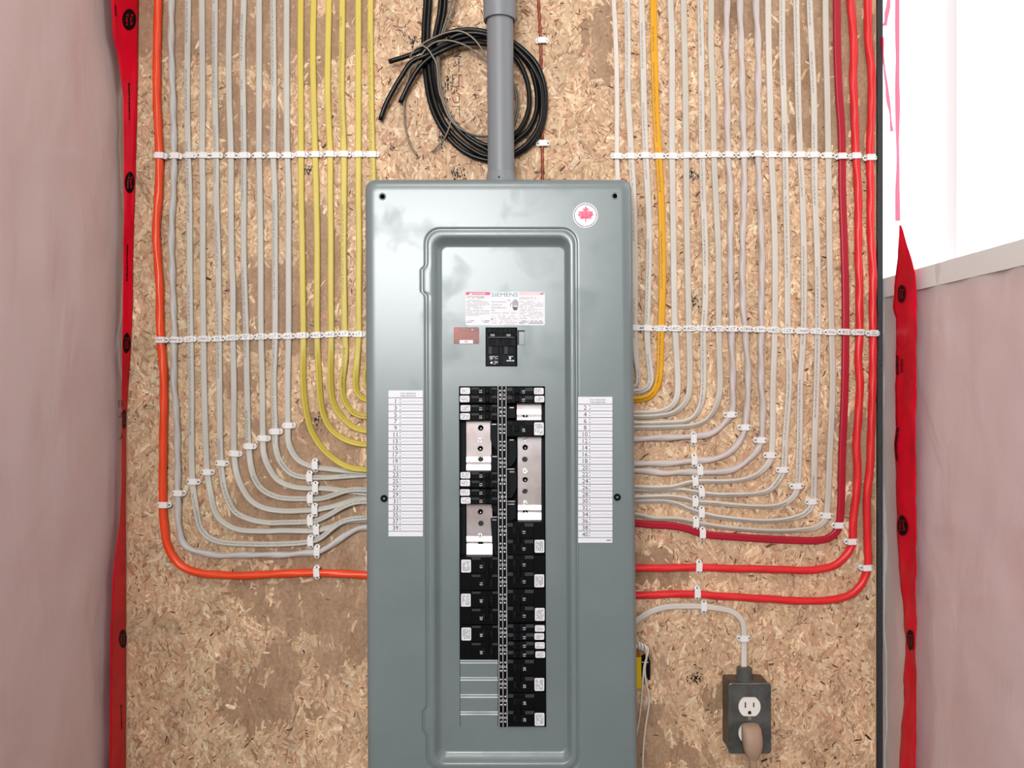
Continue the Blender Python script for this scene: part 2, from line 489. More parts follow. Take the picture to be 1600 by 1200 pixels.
# ink stamped on the board
def ink_blot(name, cx, cy, rx, ry, n, seed):
    r = random.Random(seed); m = MB()
    for i in range(n):
        x, y = r.gauss(cx, rx / 2), r.gauss(cy, ry / 2)
        w, h = r.uniform(.5, 1.3), r.uniform(.6, 2.4)
        m.poly([(x - w, y - h), (x + w, y - h * r.uniform(.5, 1)), (x + w * r.random(), y + h), (x - w, y + h * r.random())], 1.5)
    return m.build(name, M_ink, wall_back)
for k, (x, y, rx, ry, n) in enumerate([(497, 655, 10, 14, 26), (481, 266, 5, 7, 12), (1084, 467, 10, 12, 26), (1083, 273, 9, 11, 34), (1086, 1062, 11, 9, 40),
                                       (716, 272, 12, 12, 46), (643, 62, 8, 10, 24), (690, 215, 9, 20, 46), (700, 130, 6, 26, 30), (612, 230, 4, 4, 5), (693, 168, 6, 16, 22)]):
    ink_blot('ink_mark', x, y, rx, ry, n, 50 + k)
m = MB()
rg = random.Random(5)
def stroke(mb_, pts, w, d):
    """hand/stencil stroke made of short broken dabs"""
    for (a, b) in zip(pts[:-1], pts[1:]):
        L = math.hypot(b[0] - a[0], b[1] - a[1]); n = max(1, int(L / 2.2))
        for i in range(n):
            if rg.random() < .12: continue
            t0, t1 = i / n, (i + .92) / n
            x0_, y0_ = a[0] + (b[0] - a[0]) * t0, a[1] + (b[1] - a[1]) * t0
            x1_, y1_ = a[0] + (b[0] - a[0]) * t1, a[1] + (b[1] - a[1]) * t1
            nx, ny = -(b[1] - a[1]) / (L or 1) * w * rg.uniform(.6, 1.1), (b[0] - a[0]) / (L or 1) * w * rg.uniform(.6, 1.1)
            mb_.poly([(x0_ - nx, y0_ - ny), (x1_ - nx, y1_ - ny), (x1_ + nx, y1_ + ny), (x0_ + nx, y0_ + ny)], d)
# outlined stencil characters running down the board beside the coil
for pts in ([(707, 41), (722, 41)], [(708, 74), (708, 84), (713, 88), (718, 84), (718, 74)], [(706, 88), (720, 88), (718, 94)], [(712, 96), (708, 104), (716, 100), (717, 92), (717, 112)],
            [(706, 117), (722, 117)], [(707, 116), (707, 135), (717, 135), (717, 116)], [(713, 135), (713, 142)], [(711, 143), (707, 148), (707, 154), (710, 160), (716, 160), (718, 154), (717, 147), (713, 143)],
            [(706, 166), (718, 166), (718, 184)], [(712, 190), (720, 194)]):
    stroke(m, pts, .55, 1.5)
m.build('stencil_print', M_ink, wall_back, 'black stencilled characters running down the board')

# side walls: clear poly over pink insulation
def poly_sheet(name, X, inward, dmin, dmax, z0, z1, seed):
    nu, nv = 36, 130
    V = []; F = []
    for j in range(nv + 1):
        for i in range(nu + 1):
            d = dmin + (dmax - dmin) * i / nu
            z = z0 + (z1 - z0) * j / nv
            w = mnoise.noise((d * 22, z * 6, seed)) * .0036 + mnoise.noise((d * 45 + z * 14, z * 12, seed + 4)) * .0022
            V.append((X + inward * (w + .0015), -d, z))
    for j in range(nv):
        for i in range(nu):
            a = j * (nu + 1) + i
            F.append((a, a + 1, a + nu + 2, a + nu + 1) if inward < 0 else (a, a + nu + 1, a + nu + 2, a + 1))
    return link(name, mesh(V, F, True), M_poly)
wl = structure(poly_sheet('wall_left', XL - .0085, 1, -0.01, 1.0, ZB, ZT, 2.0))
wl['label'] = 'clear plastic vapour barrier over pink insulation on the left wall'
WZ = .165                                      # sill height of the window in the right wall
wr = structure(poly_sheet('wall_right', XR + .0075, -1, -0.012, 1.0, ZB, WZ, 9.0))
wr['label'] = 'clear plastic vapour barrier over pink insulation below the window'

def batt(name, X, inward, z0, z1, parent):
    """insulation batts between studs behind the plastic"""
    for k, (d0, d1) in enumerate(((-.01, .36), (.40, .78))):
        V = []; F = []
        nu, nv = 14, 60
        for j in range(nv + 1):
            for i in range(nu + 1):
                d = d0 + (d1 - d0) * i / nu; z = z0 + (z1 - z0) * j / nv
                e = math.sin(math.pi * i / nu) ** .4
                V.append((X + inward * (-.012 + .008 * e + .003 * mnoise.noise((d * 40, z * 30, 1 + k))), -d, z))
        for j in range(nv):
            for i in range(nu):
                a = j * (nu + 1) + i
                F.append((a, a + 1, a + nu + 2, a + nu + 1) if inward < 0 else (a, a + nu + 1, a + nu + 2, a + 1))
        tag(link('insulation_batt', mesh(V, F, True), M_batt, parent), kind='stuff')
    m_ = MB()
    a, b = (X - .05, X - .008) if inward > 0 else (X + .008, X + .05)
    m_.add([(a, -.362, z0), (b, -.362, z0), (b, -.398, z0), (a, -.398, z0), (a, -.362, z1), (b, -.362, z1), (b, -.398, z1), (a, -.398, z1)],
           [(0, 1, 2, 3), (4, 5, 6, 7), (0, 1, 5, 4), (1, 2, 6, 5), (2, 3, 7, 6), (3, 0, 4, 7)])
    m_.build('stud', M_stud, parent)
batt('insulation', XL - .010, 1, ZB, ZT, wl)
batt('insulation', XR + .009, -1, ZB, WZ - .01, wr)

# window in the right wall: sill, jamb post and frame; the overcast sky shows through
m = MB()
def wbox(m_, xa, xb, ya, yb, za, zb):
    m_.add([(xa, ya, za), (xb, ya, za), (xb, yb, za), (xa, yb, za), (xa, ya, zb), (xb, ya, zb), (xb, yb, zb), (xa, yb, zb)],
           [(3, 2, 1, 0), (4, 5, 6, 7), (0, 1, 5, 4), (1, 2, 6, 5), (2, 3, 7, 6), (3, 0, 4, 7)])
wbox(m, XR + .004, XR + .12, -1.0, .015, WZ - .03, WZ)
win = structure(m.build('window_1', M_vinyl)); win['label'] = 'bright window opening in the right wall with white sill'
m = MB(); wbox(m, XR + .09, XR + .12, -.05, -.02, WZ, ZT); wbox(m, XR + .09, XR + .12, -1.0, -.97, WZ, ZT); wbox(m, XR + .09, XR + .12, -.97, -.05, ZT - .04, ZT); m.build('window_frame', M_vinyl, win)
# black corner strip along the right edge of the board
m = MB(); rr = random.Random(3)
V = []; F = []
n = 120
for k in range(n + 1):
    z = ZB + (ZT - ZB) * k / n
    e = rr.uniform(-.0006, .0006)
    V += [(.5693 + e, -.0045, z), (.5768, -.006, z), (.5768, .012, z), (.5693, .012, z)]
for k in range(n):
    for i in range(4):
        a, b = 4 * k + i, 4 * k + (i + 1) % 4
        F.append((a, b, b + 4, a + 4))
tr1 = structure(link('trim_1', mesh(V, F), M_edge_strip)); tr1['label'] = 'black strip along the right edge of the board'
# the rest of the room: concrete floor, ceiling, returns beside the niche, far walls with the window opening
M_room = mat('pale_room_lining', rgb(196, 186, 176), .8)
m = MB(); wbox(m, -2.6, 2.6, -4.3, .2, ZB - .1, ZB); structure(m.build('floor', M_concrete))
m = MB(); wbox(m, -2.6, XR + .12, -4.3, .2, ZT, ZT + .05); wbox(m, XR + .12, 2.6, -4.3, -1.0, ZT, ZT + .05); structure(m.build('ceiling', M_room))
m = MB(); wbox(m, -2.6, 2.6, -4.35, -4.3, ZB, ZT); structure(m.build('wall_rear', M_room))
m = MB(); wbox(m, -2.65, -2.6, -4.3, -1.0, ZB, ZT); structure(m.build('wall_far_left', M_room))
m = MB(); wbox(m, 2.6, 2.65, -4.3, -1.0, ZB, ZT); structure(m.build('wall_far_right', M_room))
m = MB(); wbox(m, -2.6, XL - .004, -1.0, -.97, ZB, ZT); structure(m.build('wall_return_left', M_room))
m = MB(); wbox(m, XR + .004, 2.6, -1.0, -.97, ZB, ZT); structure(m.build('wall_return_right', M_room))
m = MB(); wbox(m, XL - .13, XL - .11, -.97, .1, ZB, ZT); wbox(m, XL - .13, XL - .0005, .016, .1, ZB, ZT); m.build('sheathing', M_stud, wl)
m = MB(); wbox(m, XR + .11, XR + .13, -.97, .1, ZB, WZ - .03); wbox(m, XR + .0005, XR + .13, .016, .1, ZB, WZ - .03); m.build('sheathing', M_stud, wr)

# ------------------------------------------------------------------ red sheathing tape in the corners
def on_side_wall(px, X):
    """depth (mm) at which pixel column px meets the side wall at X"""
    return 1000 * D * (1 - abs(X) * 1000 / abs(px - 800))

def tape_strip(name, edge_a, edge_b, label, seed, group=None, material=None):
    """edge_a / edge_b: functions py -> world point (already in front of what carries it)"""
    V = []; F = []; nu, ys = 8, np.linspace(-200, 1520, 190)
    for y in ys:
        a, b = edge_a(y), edge_b(y)
        for i in range(nu + 1):
            t = i / nu
            p = a.lerp(b, t)
            w = (mnoise.noise((t * 2.2, y / 45, seed)) * .0022 + mnoise.noise((t * 3 + y / 30, y / 22, seed + 3)) * .0012) * math.sin(math.pi * (.15 + .7 * t))
            p = p + Vector((0, -1, 0)) * w
            V.append(p)
    for j in range(len(ys) - 1):
        for i in range(nu):
            q = j * (nu + 1) + i
            F.append((q, q + nu + 1, q + nu + 2, q + 1))
    o = link(name, mesh(V, F, True), material or M_tape)
    md = o.modifiers.new('thickness', 'SOLIDIFY'); md.thickness = .0003; md.offset = -1
    return tag(o, label, 'tape', group)

Lr = [(-60, 219), (0, 217), (150, 215), (300, 211), (400, 208), (480, 207.5), (540, 205), (600, 201), (650, 198), (700, 197.2), (1000, 196.8), (1180, 196.6), (1320, 196.6)]
Ll = [(-60, 166), (60, 172), (85, 179), (110, 183), (150, 187.5), (300, 189), (500, 187), (600, 186), (760, 185.5), (815, 183), (850, 178), (900, 172), (1000, 168), (1320, 166)]
def left_a(y):
    x = np.interp(y, [p[0] for p in Ll], [p[1] for p in Ll]); d = on_side_wall(x, XL)
    p = at(x, y, d); return p + Vector((.0045, 0, 0))
def left_b(y):
    x = np.interp(y, [p[0] for p in Lr], [p[1] for p in Lr]); return at(x, y, 2.2)
tape_l = tape_strip('sheathing_tape', left_a, left_b, 'glossy red sheathing tape running down the left corner beside the orange cable', 1.0)

Rl = [(330, 1414), (360, 1411), (400, 1409), (430, 1405), (470, 1402), (485, 1401), (495, 1406), (560, 1406), (700, 1404.5), (800, 1407), (880, 1410), (950, 1418), (1000, 1421), (1100, 1418), (1180, 1412), (1320, 1411)]
def right_pt(px, y, lift=.006):
    return at(px, y, on_side_wall(px, XR)) + Vector((-lift, 0, 0))
def build_right_tape():
    V = []; F = []; nu = 8; ys = np.linspace(352, 1520, 145)
    for y in ys:
        xl = np.interp(y, [p[0] for p in Rl], [p[1] for p in Rl])
        xr = 1438 if y > 430 else 1412 + (y - 345) / 85 * 26
        for i in range(nu + 1):
            t = i / nu
            p = right_pt(xl + (xr - xl) * t, y)
            w = mnoise.noise((t * 2.2, y / 45, 5)) * .0022 + mnoise.noise((t * 3 + y / 30, y / 22, 8)) * .0012
            V.append(p + Vector((-1, 0, 0)) * w)
    for j in range(len(ys) - 1):
        for i in range(nu):
            q = j * (nu + 1) + i
            F.append((q, q + nu + 1, q + nu + 2, q + 1))
    o = link('sheathing_tape', mesh(V, F, True), M_tape)
    md = o.modifiers.new('thickness', 'SOLIDIFY'); md.thickness = .0003; md.offset = -1
    return tag(o, 'glossy red sheathing tape on the plastic below the window at the right', 'tape')
tape_r = build_right_tape()

def tape_logo(P, u, y, ru, rv, parent, text=True):
    """black round logo; P(u, y, lift) maps tape coordinates to the surface"""
    V = [P(u, y, .0026)]; F = []
    for r in (.35, .7, 1.0):
        V += [P(u + r * ru * math.cos(2 * math.pi * k / 20), y + r * rv * math.sin(2 * math.pi * k / 20), .0026) for k in range(20)]
    for k in range(20):
        k2 = (k + 1) % 20
        F.append((0, 1 + k2, 1 + k)); F.append((1 + k, 1 + k2, 21 + k2, 21 + k)); F.append((21 + k, 21 + k2, 41 + k2, 41 + k))
    o = link('printed_logo', mesh(V, F), M_tapeink, parent, 'black round logo reading Tuck Tape')
    if text:
        m_ = MB()
        for s, du in (('Tuck', .34), ('Tape', -.34)):
            v, f, w = text_geo(s)
            m_.add([P(u + ru * (du + .42 * b), y + rv * a * 1.15 / w, .0031) for a, b in v], f)
        link('logo_lettering', mesh(m_.v, m_.f), M_tape, o)
def PL(u, y, lift):
    a, b = left_a(y), left_b(y); seed = 1.0
    w = (mnoise.noise((u * 2.2, y / 45, seed)) * .0022 + mnoise.noise((u * 3 + y / 30, y / 22, seed + 3)) * .0012) * math.sin(math.pi * (.15 + .7 * u))
    return a.lerp(b, u) + Vector((.3 * (lift - .0018), -w - (lift - .0018), 0))
def PR(u, y, lift):
    xl = np.interp(y, [p[0] for p in Rl], [p[1] for p in Rl]); xr = 1438
    w = mnoise.noise((u * 2.2, y / 45, 5)) * .0022 + mnoise.noise((u * 3 + y / 30, y / 22, 8)) * .0012
    return right_pt(xl + (xr - xl) * u, y, .006 + w + lift - .0014)
tape_logo(PL, .64, 31, .27, 17, tape_l)
tape_logo(PL, .52, 285, .42, 17, tape_l)
tape_logo(PL, .5, 536, .44, 16, tape_l)
tape_logo(PL, .5, 655, .46, 15, tape_l)
tape_logo(PL, .80, 998, .26, 15, tape_l)
tape_logo(PR, .36, 459, .18, 14, tape_r)
tape_logo(PR, .33, 821, .23, 16, tape_r)
tape_logo(PR, .50, 1000, .3, 16, tape_r)
rg2 = random.Random(8)
def tape_print(P, parent, u, ya, yb, wu):
    y = ya; m_ = MB()
    while y < yb:
        h = rg2.uniform(1.2, 3.6); a = rg2.uniform(.6, 1)
        m_.add([P(u - wu * a, y, .0027), P(u - wu * a, y + h, .0027), P(u + wu * a, y + h, .0027), P(u + wu * a, y, .0027)], [(0, 1, 2, 3)])
        y += h + .7
    m_.build('tape_print', M_tapeink, parent)
for a_ in ((.45, 130, 186, .06), (.4, 382, 440, .09), (.14, 8, 26, .03), (.72, 1100, 1140, .05)): tape_print(PL, tape_l, *a_)
for a_ in ((.1, 556, 586, .06), (.3, 560, 582, .05), (.12, 668, 720, .05)): tape_print(PR, tape_r, *a_)
# torn tape ends across the window opening
def torn(a, b, wa, wb, label, seed):
    V = []; F = []; n = 24
    for k in range(n + 1):
        t = k / n; px = a[0] + (b[0] - a[0]) * t; py = a[1] + (b[1] - a[1]) * t
        w = wa + (wb - wa) * t
        for s in (-.5, 0, .5):
            p = right_pt(px + s * w, py, .004 + .003 * mnoise.noise((t * 5, s, seed)))
            V.append(p)
    for k in range(n):
        for i in range(2):
            q = 3 * k + i; F.append((q, q + 3, q + 4, q + 1))
    o = link('torn_tape', mesh(V, F, True), M_torn)
    md = o.modifiers.new('thickness', 'SOLIDIFY'); md.thickness = .0003; md.offset = -1
    return tag(o, label, 'tape')
M_torn = bpy.data.materials.new('thin_red_tape'); M_torn.use_nodes = True
nt = M_torn.node_tree; p_ = nt.nodes['Principled BSDF']; p_.inputs['Base Color'].default_value = rgb(224, 30, 80); p_.inputs['Roughness'].default_value = .25
tl = nt.nodes.new('ShaderNodeBsdfTransparent'); tl.inputs[0].default_value = (1.0, .62, .74, 1)
mx = nt.nodes.new('ShaderNodeMixShader'); mx.inputs[0].default_value = .62
nt.links.new(p_.outputs[0], mx.inputs[1]); nt.links.new(tl.outputs[0], mx.inputs[2]); nt.links.new(mx.outputs[0], nt.nodes['Material Output'].inputs[0])
torn((1405, -30), (1407, 345), 6, 7, 'narrow pink strip of torn tape hanging straight down the bright window', 1)
torn((1380, 58), (1398, 205), 6, 5, 'short slanting piece of torn pink tape beside the black strip at the window', 2)
torn((1399, -30), (1386, 40), 5, 7, 'crumpled dark pink tape scrap at the top of the window', 3)

# stamped letters on the left plastic
m = MB()
def PW(px, py, lift=.0085): return at(px, py, on_side_wall(px, XL)) + Vector((lift, 0, 0))
for s, x, y, h in (('ER', 180.5, 631, 10), ('-A-', 181, 649, 9), ('.A', 181, 682, 11)):
    v, f, w = text_geo(s)
    m.add([PW(x + a * h * .62, y - b * h) for a, b in v], f)
m.build('printed_letters', M_ink, wl)

# ------------------------------------------------------------------ cables
def catmull(P, step=6.0):
    P = [np.array(p, float) for p in P]
    Q = [2 * P[0] - P[1]] + P + [2 * P[-1] - P[-2]]
    out = []
    for i in range(1, len(Q) - 2):
        p0, p1, p2, p3 = Q[i - 1], Q[i], Q[i + 1], Q[i + 2]
        t0 = 0; t1 = t0 + max(1e-3, np.linalg.norm(p1 - p0)) ** .5; t2 = t1 + max(1e-3, np.linalg.norm(p2 - p1)) ** .5; t3 = t2 + max(1e-3, np.linalg.norm(p3 - p2)) ** .5
        n = max(1, int(np.linalg.norm(p2 - p1) / step))
        for k in range(n):
            t = t1 + (t2 - t1) * k / n
            A1 = (t1 - t) / (t1 - t0) * p0 + (t - t0) / (t1 - t0) * p1
            A2 = (t2 - t) / (t2 - t1) * p1 + (t - t1) / (t2 - t1) * p2
            A3 = (t3 - t) / (t3 - t2) * p2 + (t - t2) / (t3 - t2) * p3
            B1 = (t2 - t) / (t2 - t0) * A1 + (t - t0) / (t2 - t0) * A2
            B2 = (t3 - t) / (t3 - t1) * A2 + (t - t1) / (t3 - t1) * A3
            out.append((t2 - t) / (t2 - t1) * B1 + (t - t1) / (t2 - t1) * B2)
    out.append(P[-1])
    return out

def sweep(name, pts, mat_, kind='flat', w=10.0, th=5.2, depth=3.0, twist_at=None, lobes=3, lobe_amp=.06, pitch=150, turn=48, parent=None, seg=16, step=6.0):
    """pts: pixel points (x, y[, depth mm]); twist_at: index in pts after which a flat cable turns on edge"""
    P3 = [(p[0], p[1], p[2] if len(p) > 2 else depth) for p in pts]
    if twist_at is not None:
        P3 = [(p[0], p[1], p[2] + (1.6 if i > twist_at and len(pts[i]) < 3 else 0)) for i, p in enumerate(P3)]
    C = catmull(P3, step)
    # arclength at which the flat cable begins to turn
    tw = None
    if twist_at is not None:
        tgt = np.array(P3[twist_at]); tw = int(np.argmin([np.linalg.norm(c - tgt) for c in C]))
    W3 = [at(c[0], c[1], c[2]) for c in C]
    n = len(W3); V = []; F = []; UV = []
    s = 0.0; S = []
    for i in range(n):
        if i: s += (W3[i] - W3[i - 1]).length
        S.append(s)
    uo = (pts[0][0] * .137) % 7.0      # where along its length the printing starts
    n0 = Vector((0, -1, 0))
    for i in range(n):
        t = (W3[min(n - 1, i + 1)] - W3[max(0, i - 1)]).normalized()
        b = t.cross(n0)
        b.normalize()
        nn = b.cross(t).normalized()
        if nn.y > 0: nn = -nn
        ang = 0.0
        if tw is not None:
            q = max(0.0, min(1.0, (S[i] - S[tw]) / .07)); ang = math.radians(turn) * q * q * (3 - 2 * q)
        for k in range(seg):
            th_ = 2 * math.pi * k / seg
            c_, s_ = math.cos(th_), math.sin(th_)
            if kind == 'flat':
                x = w / 2 * math.copysign(abs(c_) ** .75, c_)
                y = th / 2 * math.copysign(abs(s_) ** .8, s_) * (1 - .34 * math.exp(-(c_ / .3) ** 2))
            elif kind == 'twin':
                # two thin conductors side by side
                x = w / 2 * c_; y = th / 2 * s_ * (.35 + .65 * min(1, abs(c_) * 1.6))
            else:
                r = w / 2 * (1 + lobe_amp * math.cos(lobes * (th_ - 2 * math.pi * S[i] * 1000 / pitch)))
                x, y = r * c_, r * s_
            ca, sa = math.cos(ang), math.sin(ang)
            x, y = x * ca - y * sa, x * sa + y * ca
            V.append(W3[i] + b * (x / 1000) + nn * (y / 1000))
    for i in range(n - 1):
        for k in range(seg):
            k2 = (k + 1) % seg
            F.append((i * seg + k, i * seg + k2, (i + 1) * seg + k2, (i + 1) * seg + k))
            UV += [(uo + S[i], k / seg), (uo + S[i], (k + 1) / seg), (uo + S[i + 1], (k + 1) / seg), (uo + S[i + 1], k / seg)]
    F.append(tuple(range(seg - 1, -1, -1))); UV += [(0, 0)] * seg
    F.append(tuple((n - 1) * seg + k for k in range(seg))); UV += [(0, 0)] * seg
    me = mesh(V, F, True)
    # keep winding outward
    uvl = me.uv_layers.new(name='UVMap')
    uvl.data.foreach_set('uv', np.array(UV, dtype=np.float32).ravel())
    import bmesh as _bm
    bm_ = _bm.new(); bm_.from_mesh(me); _bm.ops.recalc_face_normals(bm_, faces=bm_.faces); bm_.to_mesh(me); bm_.free()
    return link(name, me, mat_, parent)

C_LW = rgb(198, 195, 186)     # grey-white sheaths left of the panel
C_LW1 = rgb(194, 190, 187)
C_RW = rgb(214, 206, 196)
C_RW2 = rgb(204, 196, 184)
C_RT = rgb(204, 192, 187)
C_Y = rgb(210, 188, 80)
C_G = rgb(232, 166, 14)
C_O = rgb(240, 76, 34)
C_R = rgb(228, 44, 48)
C_DR = rgb(176, 22, 46)

PEN = 590      # cables at board depth meet the enclosure here (left) ...
PER = 976      # ... and here (right)
ORD = ['first', 'second', 'third', 'fourth', 'fifth', 'sixth', 'seventh', 'eighth', 'ninth', 'tenth', 'eleventh', 'twelfth']

CABLES = {}
def cable(key, desc, group, pts, mat_, **kw):
    pts = [(pts[0][0], -160)] + pts if pts[0][1] == 0 else pts
    if kw.get('twist_at') is not None and pts[0][1] == -160: kw['twist_at'] += 1
    o = sweep('electrical_cable', pts, mat_, **kw)
    tag(o, desc, 'cable', group)
    CABLES[key] = o

GL, GY, GR = 'white cables entering the left side of the panel', 'yellow cables entering the left side of the panel', 'white cables entering the right side of the panel'
lw = cable_mat('left_white', C_LW); lwp = cable_mat('left_white', C_LW, printed=True)
cable('O', 'thick orange cable bending into the left side of the panel', None,
      [(247, 0), (245.5, 75), (245, 150), (247, 200), (249, 242), (248, 300), (244, 360), (246, 400), (249.5, 450), (250.5, 520), (254, 560), (256, 600), (255, 700), (254.5, 790), (257, 825), (261, 850), (274, 875), (287.5, 887), (310, 895), (340, 898), (370, 899.5), (410, 898), (450, 896), (490, 895), (535, 896.5), (575, 899), (PEN, 899.5)],
      cable_mat('orange', C_O, .3), kind='round', w=12.2, depth=6.3, lobe_amp=.05, pitch=190)
W = {
 1: [(268, 0), (267.5, 75), (270, 150), (272, 242), (271, 300), (268, 360), (270, 450), (272.5, 525), (272, 600), (276, 650), (277.5, 700), (278, 770), (280, 825), (286, 848), (302, 860), (345, 868), (385, 867), (440, 867), (480, 864), (495, 862.5), (515, 854), (540, 836), (560, 826), (575, 824), (PEN, 823)],
 2: [(294, 0), (292.5, 150), (294, 242), (296, 300), (296.5, 400), (297.5, 500), (298, 525), (299, 600), (301, 752), (307.5, 800), (313, 824), (325, 839), (345, 847), (385, 850), (440, 850), (480, 847), (500, 841, 6), (520, 825, 9), (535, 815, 10), (550, 811, 10), (575, 809, 10), (PEN, 808, 10)],
 3: [(315.5, 0), (316.5, 150), (316, 242), (317, 300), (317, 400), (318, 525), (319, 600), (322, 700), (324, 738), (330, 775), (336, 800), (347.5, 815), (370, 827), (410, 830), (440, 829), (490, 829), (515, 824, 3.5), (540, 815, 3.5), (575, 812, 3.5), (PEN, 812, 3.5)],
 4: [(336, 0), (336, 150), (338, 242), (338, 300), (339.5, 360), (341, 400), (342.5, 525), (343, 600), (345.5, 725), (350, 760), (356, 780), (367.5, 800), (392, 812), (422, 817), (440, 816.5), (484, 815), (496, 813, 6), (515, 804, 8), (540, 790, 9), (560, 784, 9), (575, 784, 9), (PEN, 784, 9)],
 5: [(359, 0), (357.5, 75), (358, 150), (361, 242), (361, 300), (362, 400), (364, 450), (364, 525), (365.5, 600), (366, 709), (370, 740), (377.5, 760), (390, 780), (410, 793), (442, 798.5), (480, 797.5), (491, 797), (515, 792.5, 4), (540, 785, 4), (560, 779, 4), (575, 777.5, 4), (PEN, 777, 4)],
 6: [(381, 0), (379, 75), (380, 150), (381, 242), (381, 300), (381, 400), (382.5, 450), (385, 525), (386, 600), (389, 698), (392.5, 730), (399, 750), (410, 765), (435, 777), (480, 779.5), (502, 779), (520, 774, 8), (540, 767, 9), (555, 765, 9), (575, 765.5, 9), (PEN, 766, 9)],
 7: [(405, 0), (405, 150), (405, 242), (406, 300), (407.5, 400), (408, 525), (410, 600), (411, 685), (412.5, 710), (420, 730), (434, 750), (455, 760), (480, 763), (492, 762.5), (515, 764, 3.5), (540, 767, 3.5), (575, 771, 3.5), (PEN, 772, 3.5)],
 8: [(427, 0), (428, 150), (427, 242), (429.5, 300), (430, 400), (430, 525), (428, 600), (430, 674), (431, 700), (437.5, 720), (455, 740), (470, 745), (483, 746), (515, 746), (540, 744), (575, 742), (PEN, 741)],
 9: [(448, 0), (448, 150), (449, 242), (451, 300), (451, 400), (451, 525), (449.5, 600), (450, 665), (450.5, 690), (456, 705), (467.5, 720), (488, 729), (515, 733, 3.5), (545, 736, 3.5), (575, 738, 3.5), (PEN, 738, 3.5)],
}
TW = {2: 8, 3: 8, 4: 8, 5: 9, 6: 9, 7: 7, 8: 7, 9: 7}
for i in range(1, 10):
    d_ = f'{ORD[i-1]} white cable right of the orange one, bending into the panel'
    if i == 1:
        cable('W1', 'twisted round grey-white cable next to the orange one, bending into the panel', GL, W[1], cable_mat('left_grey', C_LW1), kind='round', w=9.6, depth=5, lobe_amp=.13, pitch=105, lobes=2)
    else:
        cable(f'W{i}', d_, GL, W[i], lwp if i in (2, 4, 6, 8) else lw, w=9.6, th=5.2, depth=3.0, twist_at=TW[i])
Y = {
 1: [(470, 0), (469.5, 75), (470, 150), (470.5, 242), (470.5, 300), (472, 375), (473, 450), (474, 522), (474, 600), (476, 625), (480, 650), (487.5, 675), (505, 702), (527.5, 721), (547.5, 731, 9), (575, 734, 10), (PEN, 734.5, 10)],
 2: [(490, 0), (489, 75), (490, 150), (492.5, 242), (494, 300), (495.5, 375), (495.5, 450), (495.5, 522), (499, 600), (501, 625), (506, 650), (517.5, 671), (535, 685), (555, 692.5), (575, 695), (PEN, 695.5)],
 3: [(514, 0), (512.5, 75), (512, 150), (516, 242), (516, 300), (517, 375), (517, 450), (517.5, 522), (517, 600), (520, 625), (529, 645), (542.5, 660), (557.5, 670), (575, 673.5), (PEN, 674)],
 4: [(535, 0), (534.5, 75), (534, 150), (537.5, 242), (537.5, 300), (537, 400), (538, 475), (539, 522), (540, 550), (535, 600), (536, 615), (541, 631), (552.5, 645), (565, 650.5), (575, 651.5), (PEN, 652)],
 5: [(560, 0), (560, 150), (560, 242), (560, 300), (561, 375), (560.5, 450), (560.5, 522), (559, 550), (556, 590), (556.5, 607), (562, 619), (575, 625.5), (PEN, 627)],
 6: [(579, 0), (579, 75), (580, 150), (582, 242), (583, 280), (583.5, 330), (583.5, 430), (582, 500), (576, 560), (572, 590), (574, 604), (582, 611), (PEN, 613)],
}
ym = cable_mat('yellow', C_Y, .4); ymp = cable_mat('yellow', C_Y, .4, printed=True)
YT = {1: 7, 2: 7, 3: 7, 4: 8, 5: 7, 6: 7}
for i in range(1, 7):
    d_ = f'{ORD[i-1]} pale yellow cable counting rightwards from the white cables to the panel'
    if i == 6: d_ = 'pale yellow cable running half hidden along the left edge of the panel'
    cable(f'Y{i}', d_, GY, Y[i], ymp if i in (4, 6) else ym, w=9.8, th=5.2, depth=3.0, twist_at=YT[i], turn=40)
